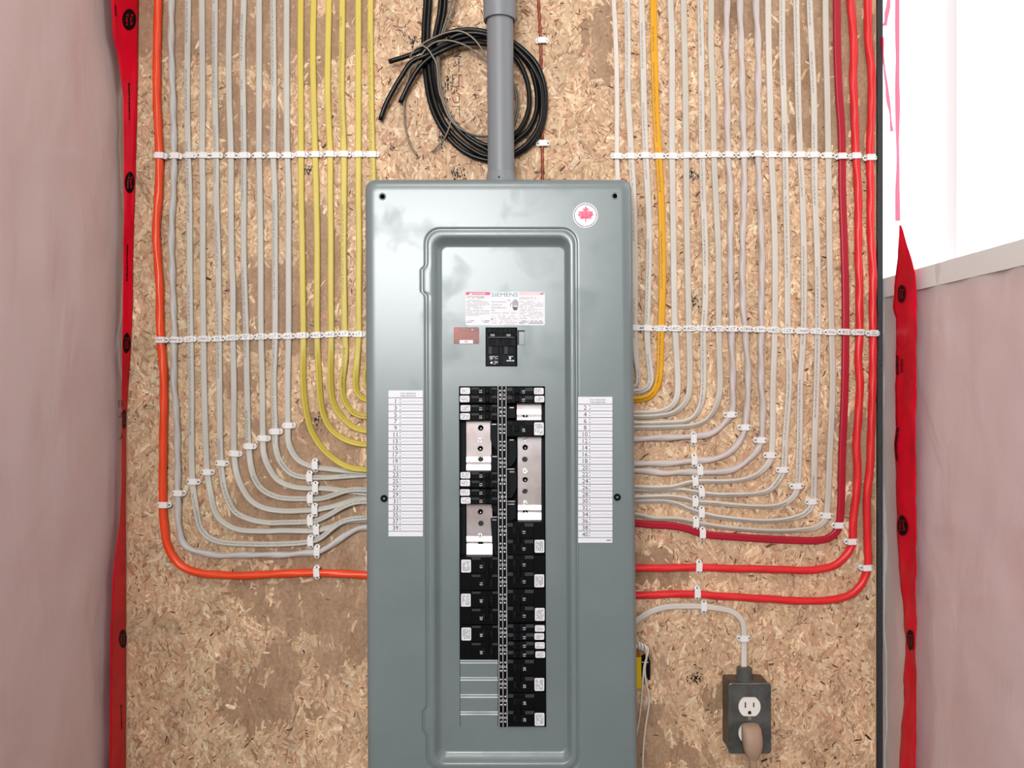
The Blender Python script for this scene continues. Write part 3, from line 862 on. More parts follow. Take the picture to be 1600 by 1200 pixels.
R = {
 1: [(980, 0), (981, 75), (981, 150), (984, 200), (986, 242), (989.5, 300), (991.5, 400), (992, 525), (994, 560), (997, 588), (995, 602), (986, 607), (PER, 608)],
 2: [(1002.5, 0), (1004.5, 75), (1006, 150), (1009, 242), (1012, 300), (1014, 350), (1014, 400), (1012, 475), (1011, 520), (1012.5, 550), (1016, 580), (1017, 594), (1012, 606), (1002, 611), (990, 612), (PER, 612)],
 'G': [(1021, 0), (1022, 75), (1024, 150), (1026, 200), (1029, 242), (1032.5, 300), (1035, 400), (1034.5, 475), (1032.5, 520), (1031, 575), (1029.5, 590), (1027, 602), (1022, 612), (1013, 620.5), (1002, 624), (990, 625), (PER, 625)],
 3: [(1047.5, 0), (1050, 75), (1050, 150), (1050, 242), (1051, 300), (1052.5, 400), (1054, 500), (1057.5, 560), (1059, 600), (1057.5, 620), (1051, 633), (1037.5, 641.5), (1020, 644.5), (990, 645.5), (PER, 645.5)],
 4: [(1068, 0), (1069.5, 75), (1071, 150), (1072, 242), (1072.5, 300), (1074, 400), (1076, 500), (1077.5, 600), (1075, 620), (1065, 636), (1050, 646), (1025, 650.5), (990, 651.5), (PER, 651.5)],
 5: [(1094, 0), (1095.5, 75), (1096, 150), (1097, 242), (1098.5, 300), (1102, 400), (1102, 475), (1099, 520), (1099, 600), (1097.5, 620), (1094, 635), (1085, 650), (1072.5, 658), (1037.5, 661), (990, 662), (PER, 662)],
 6: [(1111, 0), (1111, 75), (1114, 150), (1115.5, 242), (1118, 300), (1122.5, 400), (1123, 520), (1125, 600), (1123, 620), (1116, 640), (1104, 656), (1085, 664.5), (1050, 667.5), (990, 668.5), (PER, 668.5)],
 7: [(1136, 0), (1134.5, 75), (1136, 150), (1137.5, 242), (1141, 300), (1141, 400), (1142.5, 475), (1143, 520), (1145, 600), (1142.5, 647), (1133, 660), (1122.5, 670), (1107.5, 678.5), (1085, 682), (1055, 683), (1025, 684.5), (990, 686), (PER, 686)],
 8: [(1156, 0), (1158, 75), (1160, 150), (1162.5, 242), (1162.5, 300), (1160, 400), (1161, 475), (1164.5, 520), (1167.5, 560), (1169, 600), (1167.5, 630), (1164.5, 667), (1160, 680), (1150, 697), (1137.5, 709), (1112.5, 717.5), (1085, 720), (1037.5, 724), (990, 724), (PER, 724)],
 9: [(1181, 0), (1184.5, 75), (1184.5, 150), (1184.5, 242), (1186.5, 300), (1190.5, 400), (1189.5, 475), (1189.5, 600), (1192, 640), (1189, 687), (1182.5, 705), (1167.5, 720), (1145, 733.5), (1120, 738), (1090, 737), (1060, 738), (1040, 739), (1015, 736.5), (990, 735), (PER, 734)],
 10: [(1200, 0), (1201, 75), (1203, 150), (1205, 242), (1208, 300), (1211, 400), (1210.5, 520), (1208, 600), (1205, 711), (1200, 725), (1185, 740), (1165, 748.5), (1137.5, 752), (1087, 752.5), (1070, 755.5, 7), (1055, 760, 9), (1030, 762, 9), (990, 761, 9), (PER, 760.5, 9)],
 11: [(1222, 0), (1222, 75), (1224.5, 150), (1227, 242), (1228, 300), (1230, 400), (1231, 520), (1233, 600), (1227.5, 680), (1224, 735), (1220, 745), (1211, 757), (1202, 766), (1185, 771), (1150, 773), (1117, 773), (1097, 770.5), (1075, 767, 3.5), (1055, 765, 3.5), (1020, 766, 3.5), (990, 767, 3.5), (PER, 767, 3.5)],
 12: [(1244, 0), (1245.5, 75), (1247, 150), (1250, 242), (1253.5, 300), (1256, 400), (1256, 500), (1253, 560), (1250.5, 600), (1249, 700), (1246, 760), (1242.5, 772), (1232.5, 783), (1215, 790), (1182, 791.5), (1150, 789.5), (1115, 786), (1087, 783.5), (1065, 778, 8), (1045, 776, 9), (990, 777.5, 9), (PER, 778, 9)],
 13: [(1265, 0), (1268, 75), (1271.5, 150), (1272.5, 242), (1273, 300), (1277, 400), (1278, 500), (1276, 600), (1272.5, 700), (1270, 784), (1266, 795), (1257.5, 803), (1232, 811), (1195, 814), (1150, 811), (1115, 806.5), (1095, 801.5), (1075, 795, 3.5), (1060, 788, 3.5), (1045, 784, 3.5), (1020, 783, 3.5), (990, 784, 3.5), (PER, 784, 3.5)],
 14: [(1289.5, 0), (1290.5, 75), (1292.5, 150), (1294, 242), (1295, 300), (1296, 400), (1299, 510), (1301, 600), (1297, 700), (1291, 806), (1287.5, 815), (1275, 824), (1245, 828.5), (1207, 829.5), (1150, 826), (1115, 821.5), (1090, 817), (1070, 812.5), (1050, 810.5), (1020, 810), (1005, 806), (990, 804), (PER, 803)],
}
RT = {1: 7, 2: 10, 'G': 9, 3: 8, 4: 7, 5: 8, 6: 7, 10: 8, 11: 9, 12: 10, 13: 9, 14: 9}
rw = cable_mat('right_white', C_RW); rwp = cable_mat('right_white', C_RW, printed=True); rw2 = cable_mat('right_cream', C_RW2); rt = cable_mat('right_twisted', C_RT, .38)
for i in range(1, 15):
    if i in (7, 8, 9):
        cable(f'R{i}', f'{ORD[i-7]} of three twisted round grey-white cables bending into the panel at right', GR, R[i], rt, kind='round', w=9.6, depth=5, lobe_amp=.13, pitch=115, lobes=2)
    else:
        if i <= 2: d_ = ['flat white cable touching the right edge of the panel', 'flat white cable just left of the golden yellow one'][i - 1]
        elif i <= 6: d_ = f'{ORD[i-3]} flat white cable right of the golden yellow one'
        else: d_ = f'{ORD[i-10]} flat white cable right of the three twisted grey-white cables'
        cable(f'R{i}', d_, GR, R[i], rwp if i in (1, 2, 5, 11, 12, 13) else (rw2 if i in (4, 6, 14) else rw), w=9.8, th=5.2, depth=3.0, twist_at=RT[i])
cable('RG', 'golden yellow cable curving into the right side of the panel', None, R['G'], cable_mat('golden', C_G, .4, printed=True), w=11, th=5.4, depth=3.2, twist_at=RT['G'], turn=35)
cable('DR', 'dark red cable bending into the right side of the panel', None,
      [(1307.5, 0), (1308, 75), (1311, 150), (1314.5, 200), (1315.5, 242), (1316, 300), (1319.5, 400), (1321, 475), (1321, 520), (1320, 600), (1316, 700), (1311, 821), (1306, 832), (1295, 840.5), (1275, 844.5), (1240, 844), (1195, 842), (1150, 839), (1115, 836.5), (1097, 834), (1075, 826.5), (1050, 821.5), (1020, 820), (990, 817), (PER, 816)],
      cable_mat('dark_red', C_DR, .35), w=11.5, th=7.5, depth=4, kind='flat')
cable('A', 'bright red cable bending into the panel just above the lowest red one', 'bright red cables at the right edge of the board',
      [(1329, 0), (1332, 40), (1334, 75), (1333, 125), (1335, 175), (1337, 242), (1340.5, 300), (1341, 350), (1341, 400), (1343, 450), (1342.5, 475), (1343, 520), (1341, 560), (1343.5, 600), (1341, 650), (1338, 700), (1340, 735), (1337.5, 775), (1332.5, 820), (1332, 847), (1327.5, 860), (1315, 875), (1300, 885), (1270, 890.5), (1220, 890), (1180, 889), (1130, 888), (1090, 886.5), (1040, 887.5), (990, 887.5), (PER, 887.5)],
      cable_mat('red', C_R, .34), kind='round', w=11.6, depth=6, lobe_amp=.05, pitch=170)
cable('B', 'bright red cable along the right edge of the board, lowest into the panel', 'bright red cables at the right edge of the board',
      [(1356, 0), (1357.5, 75), (1361, 100), (1362, 150), (1360.5, 200), (1359, 242), (1360.5, 300), (1360, 350), (1362.5, 400), (1364, 425), (1363.5, 475), (1364, 520), (1363.5, 600), (1362, 650), (1360.5, 700), (1359, 735), (1355, 770), (1355, 825), (1355.5, 888), (1350, 905), (1340, 920), (1325, 931), (1300, 937), (1257, 939), (1210, 936.5), (1170, 934), (1120, 931), (1090, 928.5), (1060, 928), (1025, 929.5), (990, 930.5), (PER, 930.5)],
      cable_mat('red', C_R, .34), kind='round', w=11.6, depth=6, lobe_amp=.05, pitch=160)
cable('OUT', 'white cable arching from the panel down to the metal outlet box', None,
      [(PER, 979), (987, 974), (995, 969.5), (1007, 961), (1025, 952.5), (1045, 948), (1075, 947), (1100, 947.5), (1125, 951), (1140, 954), (1152, 961), (1160, 971), (1162.5, 985, 4), (1162.5, 999, 5), (1162.5, 1030, 12), (1162.3, 1052, 18)],
      rw, w=9.4, th=5.2, depth=3.6)
cable('LAMP', 'thin two-strand white cord going down behind the top right panel corner', None,
      [(959, 0), (961, 40), (963, 90), (964, 150), (964, 242), (965, 280), (966, 300), (966.5, 330)], cable_mat('thin_white', rgb(226, 216, 206), printed=False), kind='twin', w=7.6, th=4.4, depth=3)
# bare copper ground wire
cw = sweep('ground_wire', [(840, -160), (841.5, 0), (844.5, 62), (846, 150), (847.2, 223), (847.5, 280), (847.5, 330)], M_copper, kind='round', w=4.6, depth=2.6, lobes=2, lobe_amp=.22, pitch=34, step=3)
tag(cw, 'thin reddish-brown copper ground wire right of the grey conduit', 'wire')

# ------------------------------------------------------------------ coil of black cable and grey wires behind the conduit
coil_g = 'black cables coiled behind the conduit'
def blk(label, pts, w=7.6):
    o = sweep('coiled_cable', pts, M_blackcable, kind='round', w=w, depth=6, lobes=5, lobe_amp=.02, pitch=90, step=5, seg=14)
    return tag(o, label, 'cable', coil_g)
blk('outermost coiled black cable, its cut end pointing left', [(665.5, -160, 6), (665, 0, 6), (662.5, 40, 6), (662, 80, 6), (665, 120, 6), (672, 160, 6), (685, 192, 6), (705, 220, 6), (730, 240, 6), (760, 250.5, 6), (785, 251, 6), (804, 243, 7), (830, 225, 8), (847, 197, 9), (852.5, 165, 9), (850, 130, 9), (838, 100, 10), (820, 80, 12), (803, 67, 13), (785, 58, 14), (760, 50, 14), (735, 46.5, 15), (710, 49, 16), (690, 57, 18), (670, 70, 20), (652, 81, 22), (635, 88, 20), (608, 96.5, 16)])
blk('coiled black cable whose cut end hangs lowest at left', [(672, -160, 8), (671.5, 0, 8), (669, 40, 8), (668.5, 80, 9), (672, 120, 9), (680, 160, 9), (694, 192, 9), (714, 216, 9), (736, 233, 9), (760, 244, 8), (785, 238, 8), (804, 221, 9), (825, 203, 9), (837, 178, 9), (839.5, 155, 9), (836, 128, 8), (828, 105, 8), (813, 85, 8), (797, 73, 9), (770, 60, 11), (740, 58, 14), (712, 64, 16), (690, 73, 18), (665, 87, 20), (643, 97, 18), (628, 118, 16), (612, 145, 14), (602, 165, 12), (594, 188, 9)])
blk('innermost coiled black cable, its cut end hanging beside the coil', [(688.5, -160, 10), (688.5, 0, 10), (686, 25, 11), (680, 55, 12), (676, 85, 12), (677, 110, 13), (682, 140, 14), (691, 165, 14), (707, 190, 14), (730, 211, 13), (760, 227, 12), (785, 224, 12), (804, 211, 11), (818, 193, 10), (826, 170, 10), (827, 150, 10), (823, 125, 10), (814, 103, 10), (801, 86, 11), (780, 74, 13), (750, 68, 16), (720, 69, 18), (695, 78, 20), (672, 90, 18), (655, 106, 16), (640, 130, 13), (625, 161, 9)])
blk('coiled black cable beside the innermost one, ending behind the conduit', [(695.5, -160, 10), (695.5, 0, 10), (693, 25, 11), (688, 50, 12), (682, 80, 14), (680, 105, 17), (686, 143, 18), (696, 172, 18), (712, 198, 17), (734, 219, 15), (760, 234, 14), (785, 247, 12), (804, 239, 12), (826, 222, 13), (843, 194, 14), (847, 165, 15), (844, 132, 15), (832, 105, 15), (816, 86, 15), (800, 72, 16), (780, 64, 17), (760, 55, 18), (735, 52, 18), (715, 55, 18), (700, 62, 17)])
wire_g = 'thin grey bare wires in the coil'
def gw(label, pts):
    o = sweep('bare_wire', pts, M_greywire, kind='round', w=2.9, depth=20, lobes=2, lobe_amp=.0, step=5, seg=8)
    return tag(o, label, 'wire', wire_g)
gw('grey bare wire arching over the coil, its end at lower left', [(707, -160, 14), (706, 0, 15), (700, 22, 16), (691, 50, 16), (684, 80, 17), (683.5, 110, 21), (689, 150, 23), (706, 190, 22), (735, 209, 18), (763, 212, 14), (790, 202, 12), (805, 175, 12), (806.5, 150, 12), (795, 118, 14), (762, 91, 18), (749, 71, 22), (736, 57, 23), (718, 48.5, 23), (700, 50.5, 23), (680, 58, 24), (660, 69, 25), (648, 84, 22), (640, 112, 14), (632.5, 150, 8), (631.5, 180, 5), (634.5, 205, 4), (642, 228, 3.5), (652.5, 244, 3.2)])
gw('grey bare wire making the lower arch inside the coil', [(712.5, -160, 12), (711.5, 0, 13), (704, 25, 14), (694, 50, 14), (687, 80, 14), (686, 110, 19), (692, 152, 21), (709, 190, 20), (737, 211, 16), (763, 214, 12), (794, 206, 10), (809, 174, 10), (809, 145, 10), (797, 122, 12), (765, 100, 14), (745, 83, 18), (730, 72.5, 21), (712, 65.5, 22), (695, 63, 23), (680, 66, 24), (666, 76, 24), (655, 92, 20), (648, 110, 12)])
gw('short grey wire hooked over the coil, its end pointing down left', [(640, 92, 22), (644, 82, 25), (652, 74, 27), (661, 71.5, 28), (668, 76, 28), (676, 88, 26), (682, 100, 24), (684, 118, 23), (688, 149, 24), (699, 169, 22), (704, 184, 20), (702, 199, 18), (692, 220, 12), (675, 238, 6)])

# ------------------------------------------------------------------ staples
def strap_mesh(h):
    fl = max(3.4, h * .62)
    st = [(-11.0, 1.7, fl - .9), (-10.2, 3.0, fl - .2), (-7.9, 4.6, fl), (-7.1, 4.7, fl + .2), (-6.5, 4.8, h - .7), (-5.7, 4.8, h)]
    st = st + [(-q[0], q[1], q[2]) for q in st[::-1]]
    fl0 = fl
    V = []; F = []
    for i, (s, hw, d) in enumerate(st):
        inner = (h - 1.9) if abs(s) < 6 else .4
        V += [(s / 1000, -d / 1000, -(hw - .5) / 1000), (s / 1000, -d / 1000, (hw - .5) / 1000), (s / 1000, -(d - .7) / 1000, hw / 1000), (s / 1000, -inner / 1000, hw / 1000), (s / 1000, -inner / 1000, -hw / 1000), (s / 1000, -(d - .7) / 1000, -hw / 1000)]
    n = len(st)
    for i in range(n - 1):
        for k in range(6):
            a, b = 6 * i + k, 6 * i + (k + 1) % 6
            F.append((a, a + 6, b + 6, b))
    F.append((0, 1, 2, 3, 4, 5)); F.append(tuple(6 * (n - 1) + k for k in (5, 4, 3, 2, 1, 0)))
    me = mesh(V, F)
    import bmesh as _bm
    bm_ = _bm.new(); bm_.from_mesh(me); _bm.ops.recalc_face_normals(bm_, faces=bm_.faces); bm_.to_mesh(me); bm_.free()
    me.materials.append(M_white)
    return me
STRAPS = {h: strap_mesh(h) for h in (7.2, 11.0, 13.6)}
def nail_mesh(fl):
    V = []; F = []
    n = 10
    for (r, d) in ((1.3, fl - .1), (1.3, fl + .45), (.8, fl + .8)):
        V += [(r / 1000 * math.cos(2 * math.pi * k / n), -d / 1000, r / 1000 * math.sin(2 * math.pi * k / n)) for k in range(n)]
    for r in range(2):
        for k in range(n):
            F.append((r * n + k, r * n + (k + 1) % n, (r + 1) * n + (k + 1) % n, (r + 1) * n + k))
    F.append(tuple(2 * n + k for k in range(n)))
    me = mesh(V, F); me.materials.append(M_nail); return me
NAIL = {h: nail_mesh(max(3.4, h * .62)) for h in STRAPS}
NAIL_BRIGHT = {}
for h in STRAPS:
    q_ = NAIL[h].copy(); q_.materials.clear(); q_.materials.append(M_chrome); NAIL_BRIGHT[h] = q_
SRNG = random.Random(21)
def staple(px, py, h, label, group, rot=0.0, text=None, ink=None, dark=None):
    """insulated cable staple: plastic strap, two nails; rot degrees counter-clockwise"""
    loc = at(px, py, h); loc.y = 0
    o = thing('cable_staple', loc, label, 'staple', group, rot=(0, -math.radians(rot), 0))
    s = bpy.data.objects.new('strap', STRAPS[h]); COL.objects.link(s); s.parent = o
    for k, sx in enumerate((-8.3, 8.3)):
        nm = (NAIL if (dark if dark is not None else SRNG.random() < .45) else NAIL_BRIGHT)[h]
        nl = bpy.data.objects.new('nail', nm); COL.objects.link(nl); nl.parent = o; nl.location = (sx / 1000, 0, 0)
    if text:
        m_ = MB()
        for li, t in enumerate(text.split('|')):
            v, f, w = text_geo(t)
            two = '|' in text
            hh = 2.7 if two else 4.4
            width = min(9.6, w * hh * 1.0)
            dz = (1.75 - 3.5 * li) if two else 0.0
            m_.add([((a + .18 * b) * width / w / 1000, -(h + .12) / 1000, (b * hh + dz) / 1000) for a, b in v], f)
        me = mesh(m_.v, m_.f); me.materials.append(ink or M_ink)
        t_ = bpy.data.objects.new('handwriting', me); COL.objects.link(t_); t_.parent = o
    return o

LKEYS = ['O'] + [f'W{i}' for i in range(1, 10)] + [f'Y{i}' for i in range(1, 7)]
RKEYS = ['L', 'R1', 'R2', 'RG'] + [f'R{i}' for i in range(3, 15)] + ['DR', 'A', 'B']
def cname(k):
    if k == 'O': return 'the orange cable'
    if k == 'W1': return 'the twisted cable beside the orange one'
    if k[0] == 'W': return f'{ORD[int(k[1:])-1]} white cable right of the orange one'
    if k == 'Y6': return 'the yellow cable nearest the panel'
    if k[0] == 'Y': return f'{ORD[int(k[1:])-1]} yellow cable'
    if k == 'L': return 'the thin two-strand cord'
    if k == 'R1': return 'the white cable touching the panel'
    if k == 'R2': return 'the white cable left of the golden one'
    if k == 'RG': return 'the golden yellow cable'
    if k == 'DR': return 'the dark red cable'
    if k == 'A': return 'the left bright red cable'
    if k == 'B': return 'the rightmost red cable'
    i = int(k[1:])
    if i <= 6: return f'{ORD[i-3]} white cable right of the golden one'
    if i <= 9: return f'{ORD[i-7]} twisted cable right of the panel'
    return f'{ORD[i-10]} white cable past the twisted three'
def sh(k, twisted=False):
    if k in ('O', 'A', 'B'): return 13.6
    if k in ('W1', 'R7', 'R8', 'R9', 'DR'): return 11.0
    return 11.0 if twisted else 7.2
row1L = [(248, 242), (272, 242.5), (295.5, 242), (317, 242), (336.5, 242), (360.5, 242), (380, 242), (403, 242), (426, 242), (448.5, 242), (470, 240.5), (492.5, 240.5), (515, 240), (537.5, 240), (560, 240.5), (581.5, 240.5)]
for k, (x, y) in zip(LKEYS, row1L):
    staple(x, y, sh(k), f'white staple in the upper row over {cname(k)}', 'upper row of staples', rot=SRNG.uniform(-3, 3))
row1R = [(965, 243), (986.5, 243), (1008.5, 242), (1030, 243), (1052, 243), (1074, 242), (1096, 242), (1117.5, 241), (1140, 241), (1163, 241), (1185, 239.5), (1207.5, 241), (1229, 241), (1251.5, 241), (1272.5, 241), (1294.5, 242), (1317, 243), (1339, 242.5), (1362, 245)]
for k, (x, y) in zip(RKEYS, row1R):
    staple(x, y, sh(k), f'white staple in the upper row over {cname(k)}', 'upper row of staples', rot=SRNG.uniform(-3, 3))
row2L = [(249.5, 531, 'Dryer'), (272.5, 531, 'Range'), (295, 530, 'LT'), (317.5, 529.5, 'Dplx'), (339.5, 529, 'Y2'), (361, 527.5, 'XY2'), (384, 526.5, 'Bsmt|PL'), (406, 526, 'Bed|Room'), (428, 525, 'LT'), (450, 525, 'A/C'), (471, 524, 'LT'), (494.5, 523.5, 'A/C'), (516, 522.5, 'A/C'), (538, 521.5, 'LT'), (559.5, 522, 'LT'), (582, 522, None)]
for k, (x, y, t) in zip(LKEYS, row2L):
    staple(x, y, sh(k), f'white staple in the middle row over {cname(k)}', 'middle row of staples with handwriting', rot=SRNG.uniform(-2, 2) + 1, text=t, ink=M_inkblue)
row2R = [(993, 512, None), (1012.5, 512.5, None), (1034, 513, 'Comp|Dlg'), (1055.5, 513, 'A/C'), (1078.5, 513, 'A/C'), (1100, 513, 'Cnst|Dbl'), (1123, 513.5, 'Mcro|Dbl'), (1145.5, 513.5, 'LT'), (1167.5, 514, 'DRX'), (1189, 514.5, 'Split'), (1210.5, 515.5, 'A/C'), (1233, 516.5, 'LT'), (1255, 517, 'Storage'), (1278, 517.5, 'Sump|LT'), (1299.5, 519, 'Sump'), (1321.5, 518.5, 'B/C'), (1344, 519, 'PHSK'), (1366.5, 520.5, 'Hot|Water')]
for k, (x, y, t) in zip(RKEYS[1:], row2R):
    staple(x, y, sh(k), f'white staple in the middle row over {cname(k)}', 'middle row of staples with handwriting', rot=SRNG.uniform(-2, 2) - 1, text=t, ink=M_ink)
bendL = [('O', 254, 789.5), ('W1', 277.5, 771), ('W2', 301, 753), ('W3', 323, 738), ('W4', 345.5, 724), ('W5', 366.5, 709), ('W6', 389, 697.5), ('W7', 411, 685), ('W8', 430, 674.5), ('W9', 450.5, 665)]
for k, x, y in bendL:
    staple(x, y, sh(k), f'white staple just above the bend of {cname(k)}', 'staples above the cable bends', rot=SRNG.uniform(-4, 2), dark=(x < 350))
bendR = [('R7', 1142.5, 648), ('R8', 1164.5, 668), ('R9', 1189.5, 688), ('R10', 1204.5, 711.5), ('R11', 1224.5, 734.5), ('R12', 1246, 760), ('R13', 1270, 784), ('R14', 1292.5, 806), ('DR', 1312, 821.5), ('A', 1332.5, 847), ('B', 1356, 888)]
for k, x, y in bendR:
    staple(x, y, sh(k), f'white staple just above the bend of {cname(k)}', 'staples above the cable bends', rot=SRNG.uniform(-3, 4), dark=True)
vertL = [('W9', 491.5, 727.5), ('W8', 483, 746.5), ('W7', 492, 763), ('W6', 484, 780), ('W5', 491, 797.5), ('W4', 484, 815), ('W3', 493.5, 829.5), ('W2', 484.5, 847), ('W1', 494.5, 862.5), ('O', 494, 895.5)]
for k, x, y in vertL:
    staple(x, y, sh(k, True), f'upright white staple at the panel end of {cname(k)}', 'upright staples left of the panel', rot=90 + SRNG.uniform(-4, 4), dark=True)
vertR = [('R7', 1084.5, 686), ('R8', 1085.5, 720), ('R9', 1094.5, 736), ('R10', 1087, 753), ('R11', 1097, 770), ('R12', 1087, 785.5), ('R13', 1097, 802.5), ('R14', 1088, 818), ('DR', 1098.5, 835), ('A', 1093, 887), ('B', 1090.5, 928)]
for k, x, y in vertR:
    staple(x, y, sh(k, True), f'upright white staple at the panel end of {cname(k)}', 'upright staples right of the panel', rot=90 + SRNG.uniform(-4, 4), dark=True)
staple(1100.5, 949, 7.2, 'upright white staple on the arch of the outlet cable', None, rot=90, dark=True)
staple(1163.5, 998.5, 11.0, 'white staple on the outlet cable right above the metal box', None, rot=0, dark=True)
staple(847, 62, 7.2, 'white staple on the copper wire above the black coil', None, rot=2, dark=False)
staple(848.5, 223, 7.2, 'white staple on the copper wire half behind the black coil', None, rot=2, dark=True)

# ------------------------------------------------------------------ conduit
def tube(name, rings, mat_, parent, n=32, label=None):
    """rings: (px x, px y, depth of axis mm, radius mm)"""
    V = []; F = []
    for (x, y, d, r) in rings:
        c = at(x, y, d)
        for k in range(n):
            a = 2 * math.pi * k / n
            V.append(c + Vector((math.cos(a), math.sin(a), 0)) * (r / 1000))
    for i in range(len(rings) - 1):
        for k in range(n):
            a, b = i * n + k, i * n + (k + 1) % n
            F.append((a, b, b + n, a + n))
    F.append(tuple(range(n - 1, -1, -1))); F.append(tuple((len(rings) - 1) * n + k for k in range(n)))
    me = mesh(V, F, True)
    import bmesh as _bm
    bm_ = _bm.new(); bm_.from_mesh(me); _bm.ops.recalc_face_normals(bm_, faces=bm_.faces); bm_.to_mesh(me); bm_.free()
    o = link(name, me, mat_, parent, label)
    try: me.set_sharp_from_angle(angle=math.radians(35))
    except Exception: pass
    return o
cd = thing('conduit', at(783, 285, 50), 'grey plastic conduit with coupling entering the top of the panel', 'conduit')
tube('pipe', [(780.5, -160, 50, 19.9), (781.2, 30, 50, 19.9), (783, 280, 50, 19.9), (783, 292, 50, 19.9)], M_pvc, cd)
tube('coupling', [(780.3, -160, 50, 24.6), (780.8, 29, 50, 24.6), (780.9, 33, 50, 24.0), (780.9, 33.2, 50, 21.5), (780.9, 28, 50, 20.2)], M_pvc, cd)
tube('hub', [(783, 270, 50, 20.8), (783, 273, 50, 21.6), (783, 280, 50, 22.6), (783, 288, 50, 24.5), (783, 292, 50, 25)], M_pvc, cd)
m = MB(); m.disc(779.5, 276, 1.3, 75.5, 2, 10); m.build('set_screw', M_black2, cd)

# ------------------------------------------------------------------ electrical panel
panel = thing('breaker_box', at(782, 1275, 40), 'grey steel breaker panel with raised cover in the middle of the board', 'panel')
def PT(x, y):
    s = np.interp(x, [571, 665, 901, 987], [4 / 919, 2 / 820, 3.5 / 820, 9.5 / 919])
    return (x + s * (y - 320), y)
PB = 1276
def loop(x0, x1, y0, y1, r, tabs=0.0, nc=8, ns=200, nt=24):
    p = []
    def seg(a, b, n):
        for k in range(n): p.append((a[0] + (b[0] - a[0]) * k / n, a[1] + (b[1] - a[1]) * k / n))
    def arc(cx, cy, a0):
        for k in range(nc):
            t = math.radians(a0 - 90 * k / nc); p.append((cx + r * math.cos(t), cy - r * math.sin(t)))
    # start at top-left going clockwise on screen
    arc(x0 + r, y0 + r, 180); seg((x0 + r, y0), (x1 - r, y0), nt)
    arc(x1 - r, y0 + r, 90); seg((x1, y0 + r), (x1, y1 - r), ns)
    arc(x1 - r, y1 - r, 0); seg((x1 - r, y1), (x0 + r, y1), nt)
    arc(x0 + r, y1 - r, -90); seg((x0, y1 - r), (x0, y0 + r), ns)
    if tabs:
        q = []
        for (x, y) in p:
            if abs(x - x0) < .01:
                for (a, b, w) in ((418, 459, 6.5), (1108, 1146, 6)):
                    e = max(0, min(1, (y - a) / 5 + .5)) * max(0, min(1, (b - y) / 5 + .5))
                    x -= w * e * tabs
            q.append((x, y))
        p = q
    return p
LOOPS = [(loop(573, 985, 283, PB - 2, 14), 60), (loop(572, 986, 282, PB - 1, 15), 78), (loop(571, 987, 281, PB, 16), 86), (loop(572.5, 985.5, 282.5, PB - 1.5, 15), 90.5), (loop(576, 982, 286, PB - 5, 13), 93.2), (loop(581, 977, 291, PB - 10, 9), 94.6), (loop(586, 972, 296, PB - 15, 6), 95.0), (loop(588, 970, 298, PB - 17, 5), 95.0),
         (loop(660.5, 905, 353.5, 1209, 26, 1), 95.0), (loop(662.5, 903, 355.5, 1207, 25, 1), 95.0), (loop(664, 901.5, 357, 1205.5, 23.5, 1), 94.2), (loop(664.8, 900.7, 357.8, 1204.7, 23, 1), 92.6), (loop(666.8, 898.7, 359.8, 1202.7, 21, 1), 92.5), (loop(667.8, 897.7, 360.8, 1201.5, 20, 1), 94.0), (loop(669.5, 896, 362.5, 1200, 19, 1), 94.6),
         (loop(675, 891.5, 368.5, 1194, 18), 94.4), (loop(677, 889.8, 370.5, 1192, 16.5), 93.6), (loop(679, 888, 373, 1190, 15), 91.5), (loop(685.5, 883.5, 381, 1178.5, 11), 83.5), (loop(688, 882, 384, 1175.5, 10), 82.0), (loop(690.5, 880.5, 386.5, 1173, 9), 81.7)]
V = []; F = []
nl = len(LOOPS[0][0])
for pts, d in LOOPS:
    for (x, y) in pts:
        V.append(at(*PT(x, y), d))
for i in range(len(LOOPS) - 1):
    for k in range(nl):
        k2 = (k + 1) % nl
        F.append((i * nl + k, (i + 1) * nl + k, (i + 1) * nl + k2, i * nl + k2))
cover = link('cover', mesh(V, F, True), M_panel, panel, 'grey painted cover with embossed door frame')
cover.data.set_sharp_from_angle(angle=math.radians(50))
# steel enclosure behind the cover
m = MB(); x0, x1, z0, z1 = at(574, 0, 90).x + .003, at(987, 0, 90).x - .001, at(0, PB, 90).z + .003, at(0, 284, 90).z - .002
wbox(m, x0, x1, -.079, -.0003, z0, z1)
# keep the front of the enclosure open
m.f = [f for i, f in enumerate(m.f) if i != 2]
m.build('enclosure', M_panel, panel)
m = MB(); wbox(m, x0 + .002, x1 - .002, -.046, -.004, z0 + .002, z1 - .002); m.build('interior', M_black, panel)

# dead-front plate with its cut-outs
PD = 81.7
HOLES = [(758, 807.5, 511.5, 572.5), (716.3, 850.5, 603.5, 1136)]
xs = sorted({687.0, 884.0, 716.3, 850.5, 758, 807.5}); ysx = sorted({382.0, 1178.0, 511.5, 572.5, 603.5, 1136})
m = MB()
for i in range(len(xs) - 1):
    for j in range(len(ysx) - 1):
        cx, cy = (xs[i] + xs[i + 1]) / 2, (ysx[j] + ysx[j + 1]) / 2
        if any(h[0] < cx < h[1] and h[2] < cy < h[3] for h in HOLES): continue
        m.poly([PT(xs[i], ysx[j]), PT(xs[i + 1], ysx[j]), PT(xs[i + 1], ysx[j + 1]), PT(xs[i], ysx[j + 1])], PD)
for (a, b, c, e) in HOLES:      # folded edges of the cut-outs
    q = [PT(a, c), PT(b, c), PT(b, e), PT(a, e)]
    fr = [at(*p, PD) for p in q]; bk = [p + Vector((0, .0025, 0)) for p in fr]
    m.add(fr + bk, [(k, (k + 1) % 4, 4 + (k + 1) % 4, 4 + k) for k in range(4)])
m.build('dead_front', M_panel, panel)
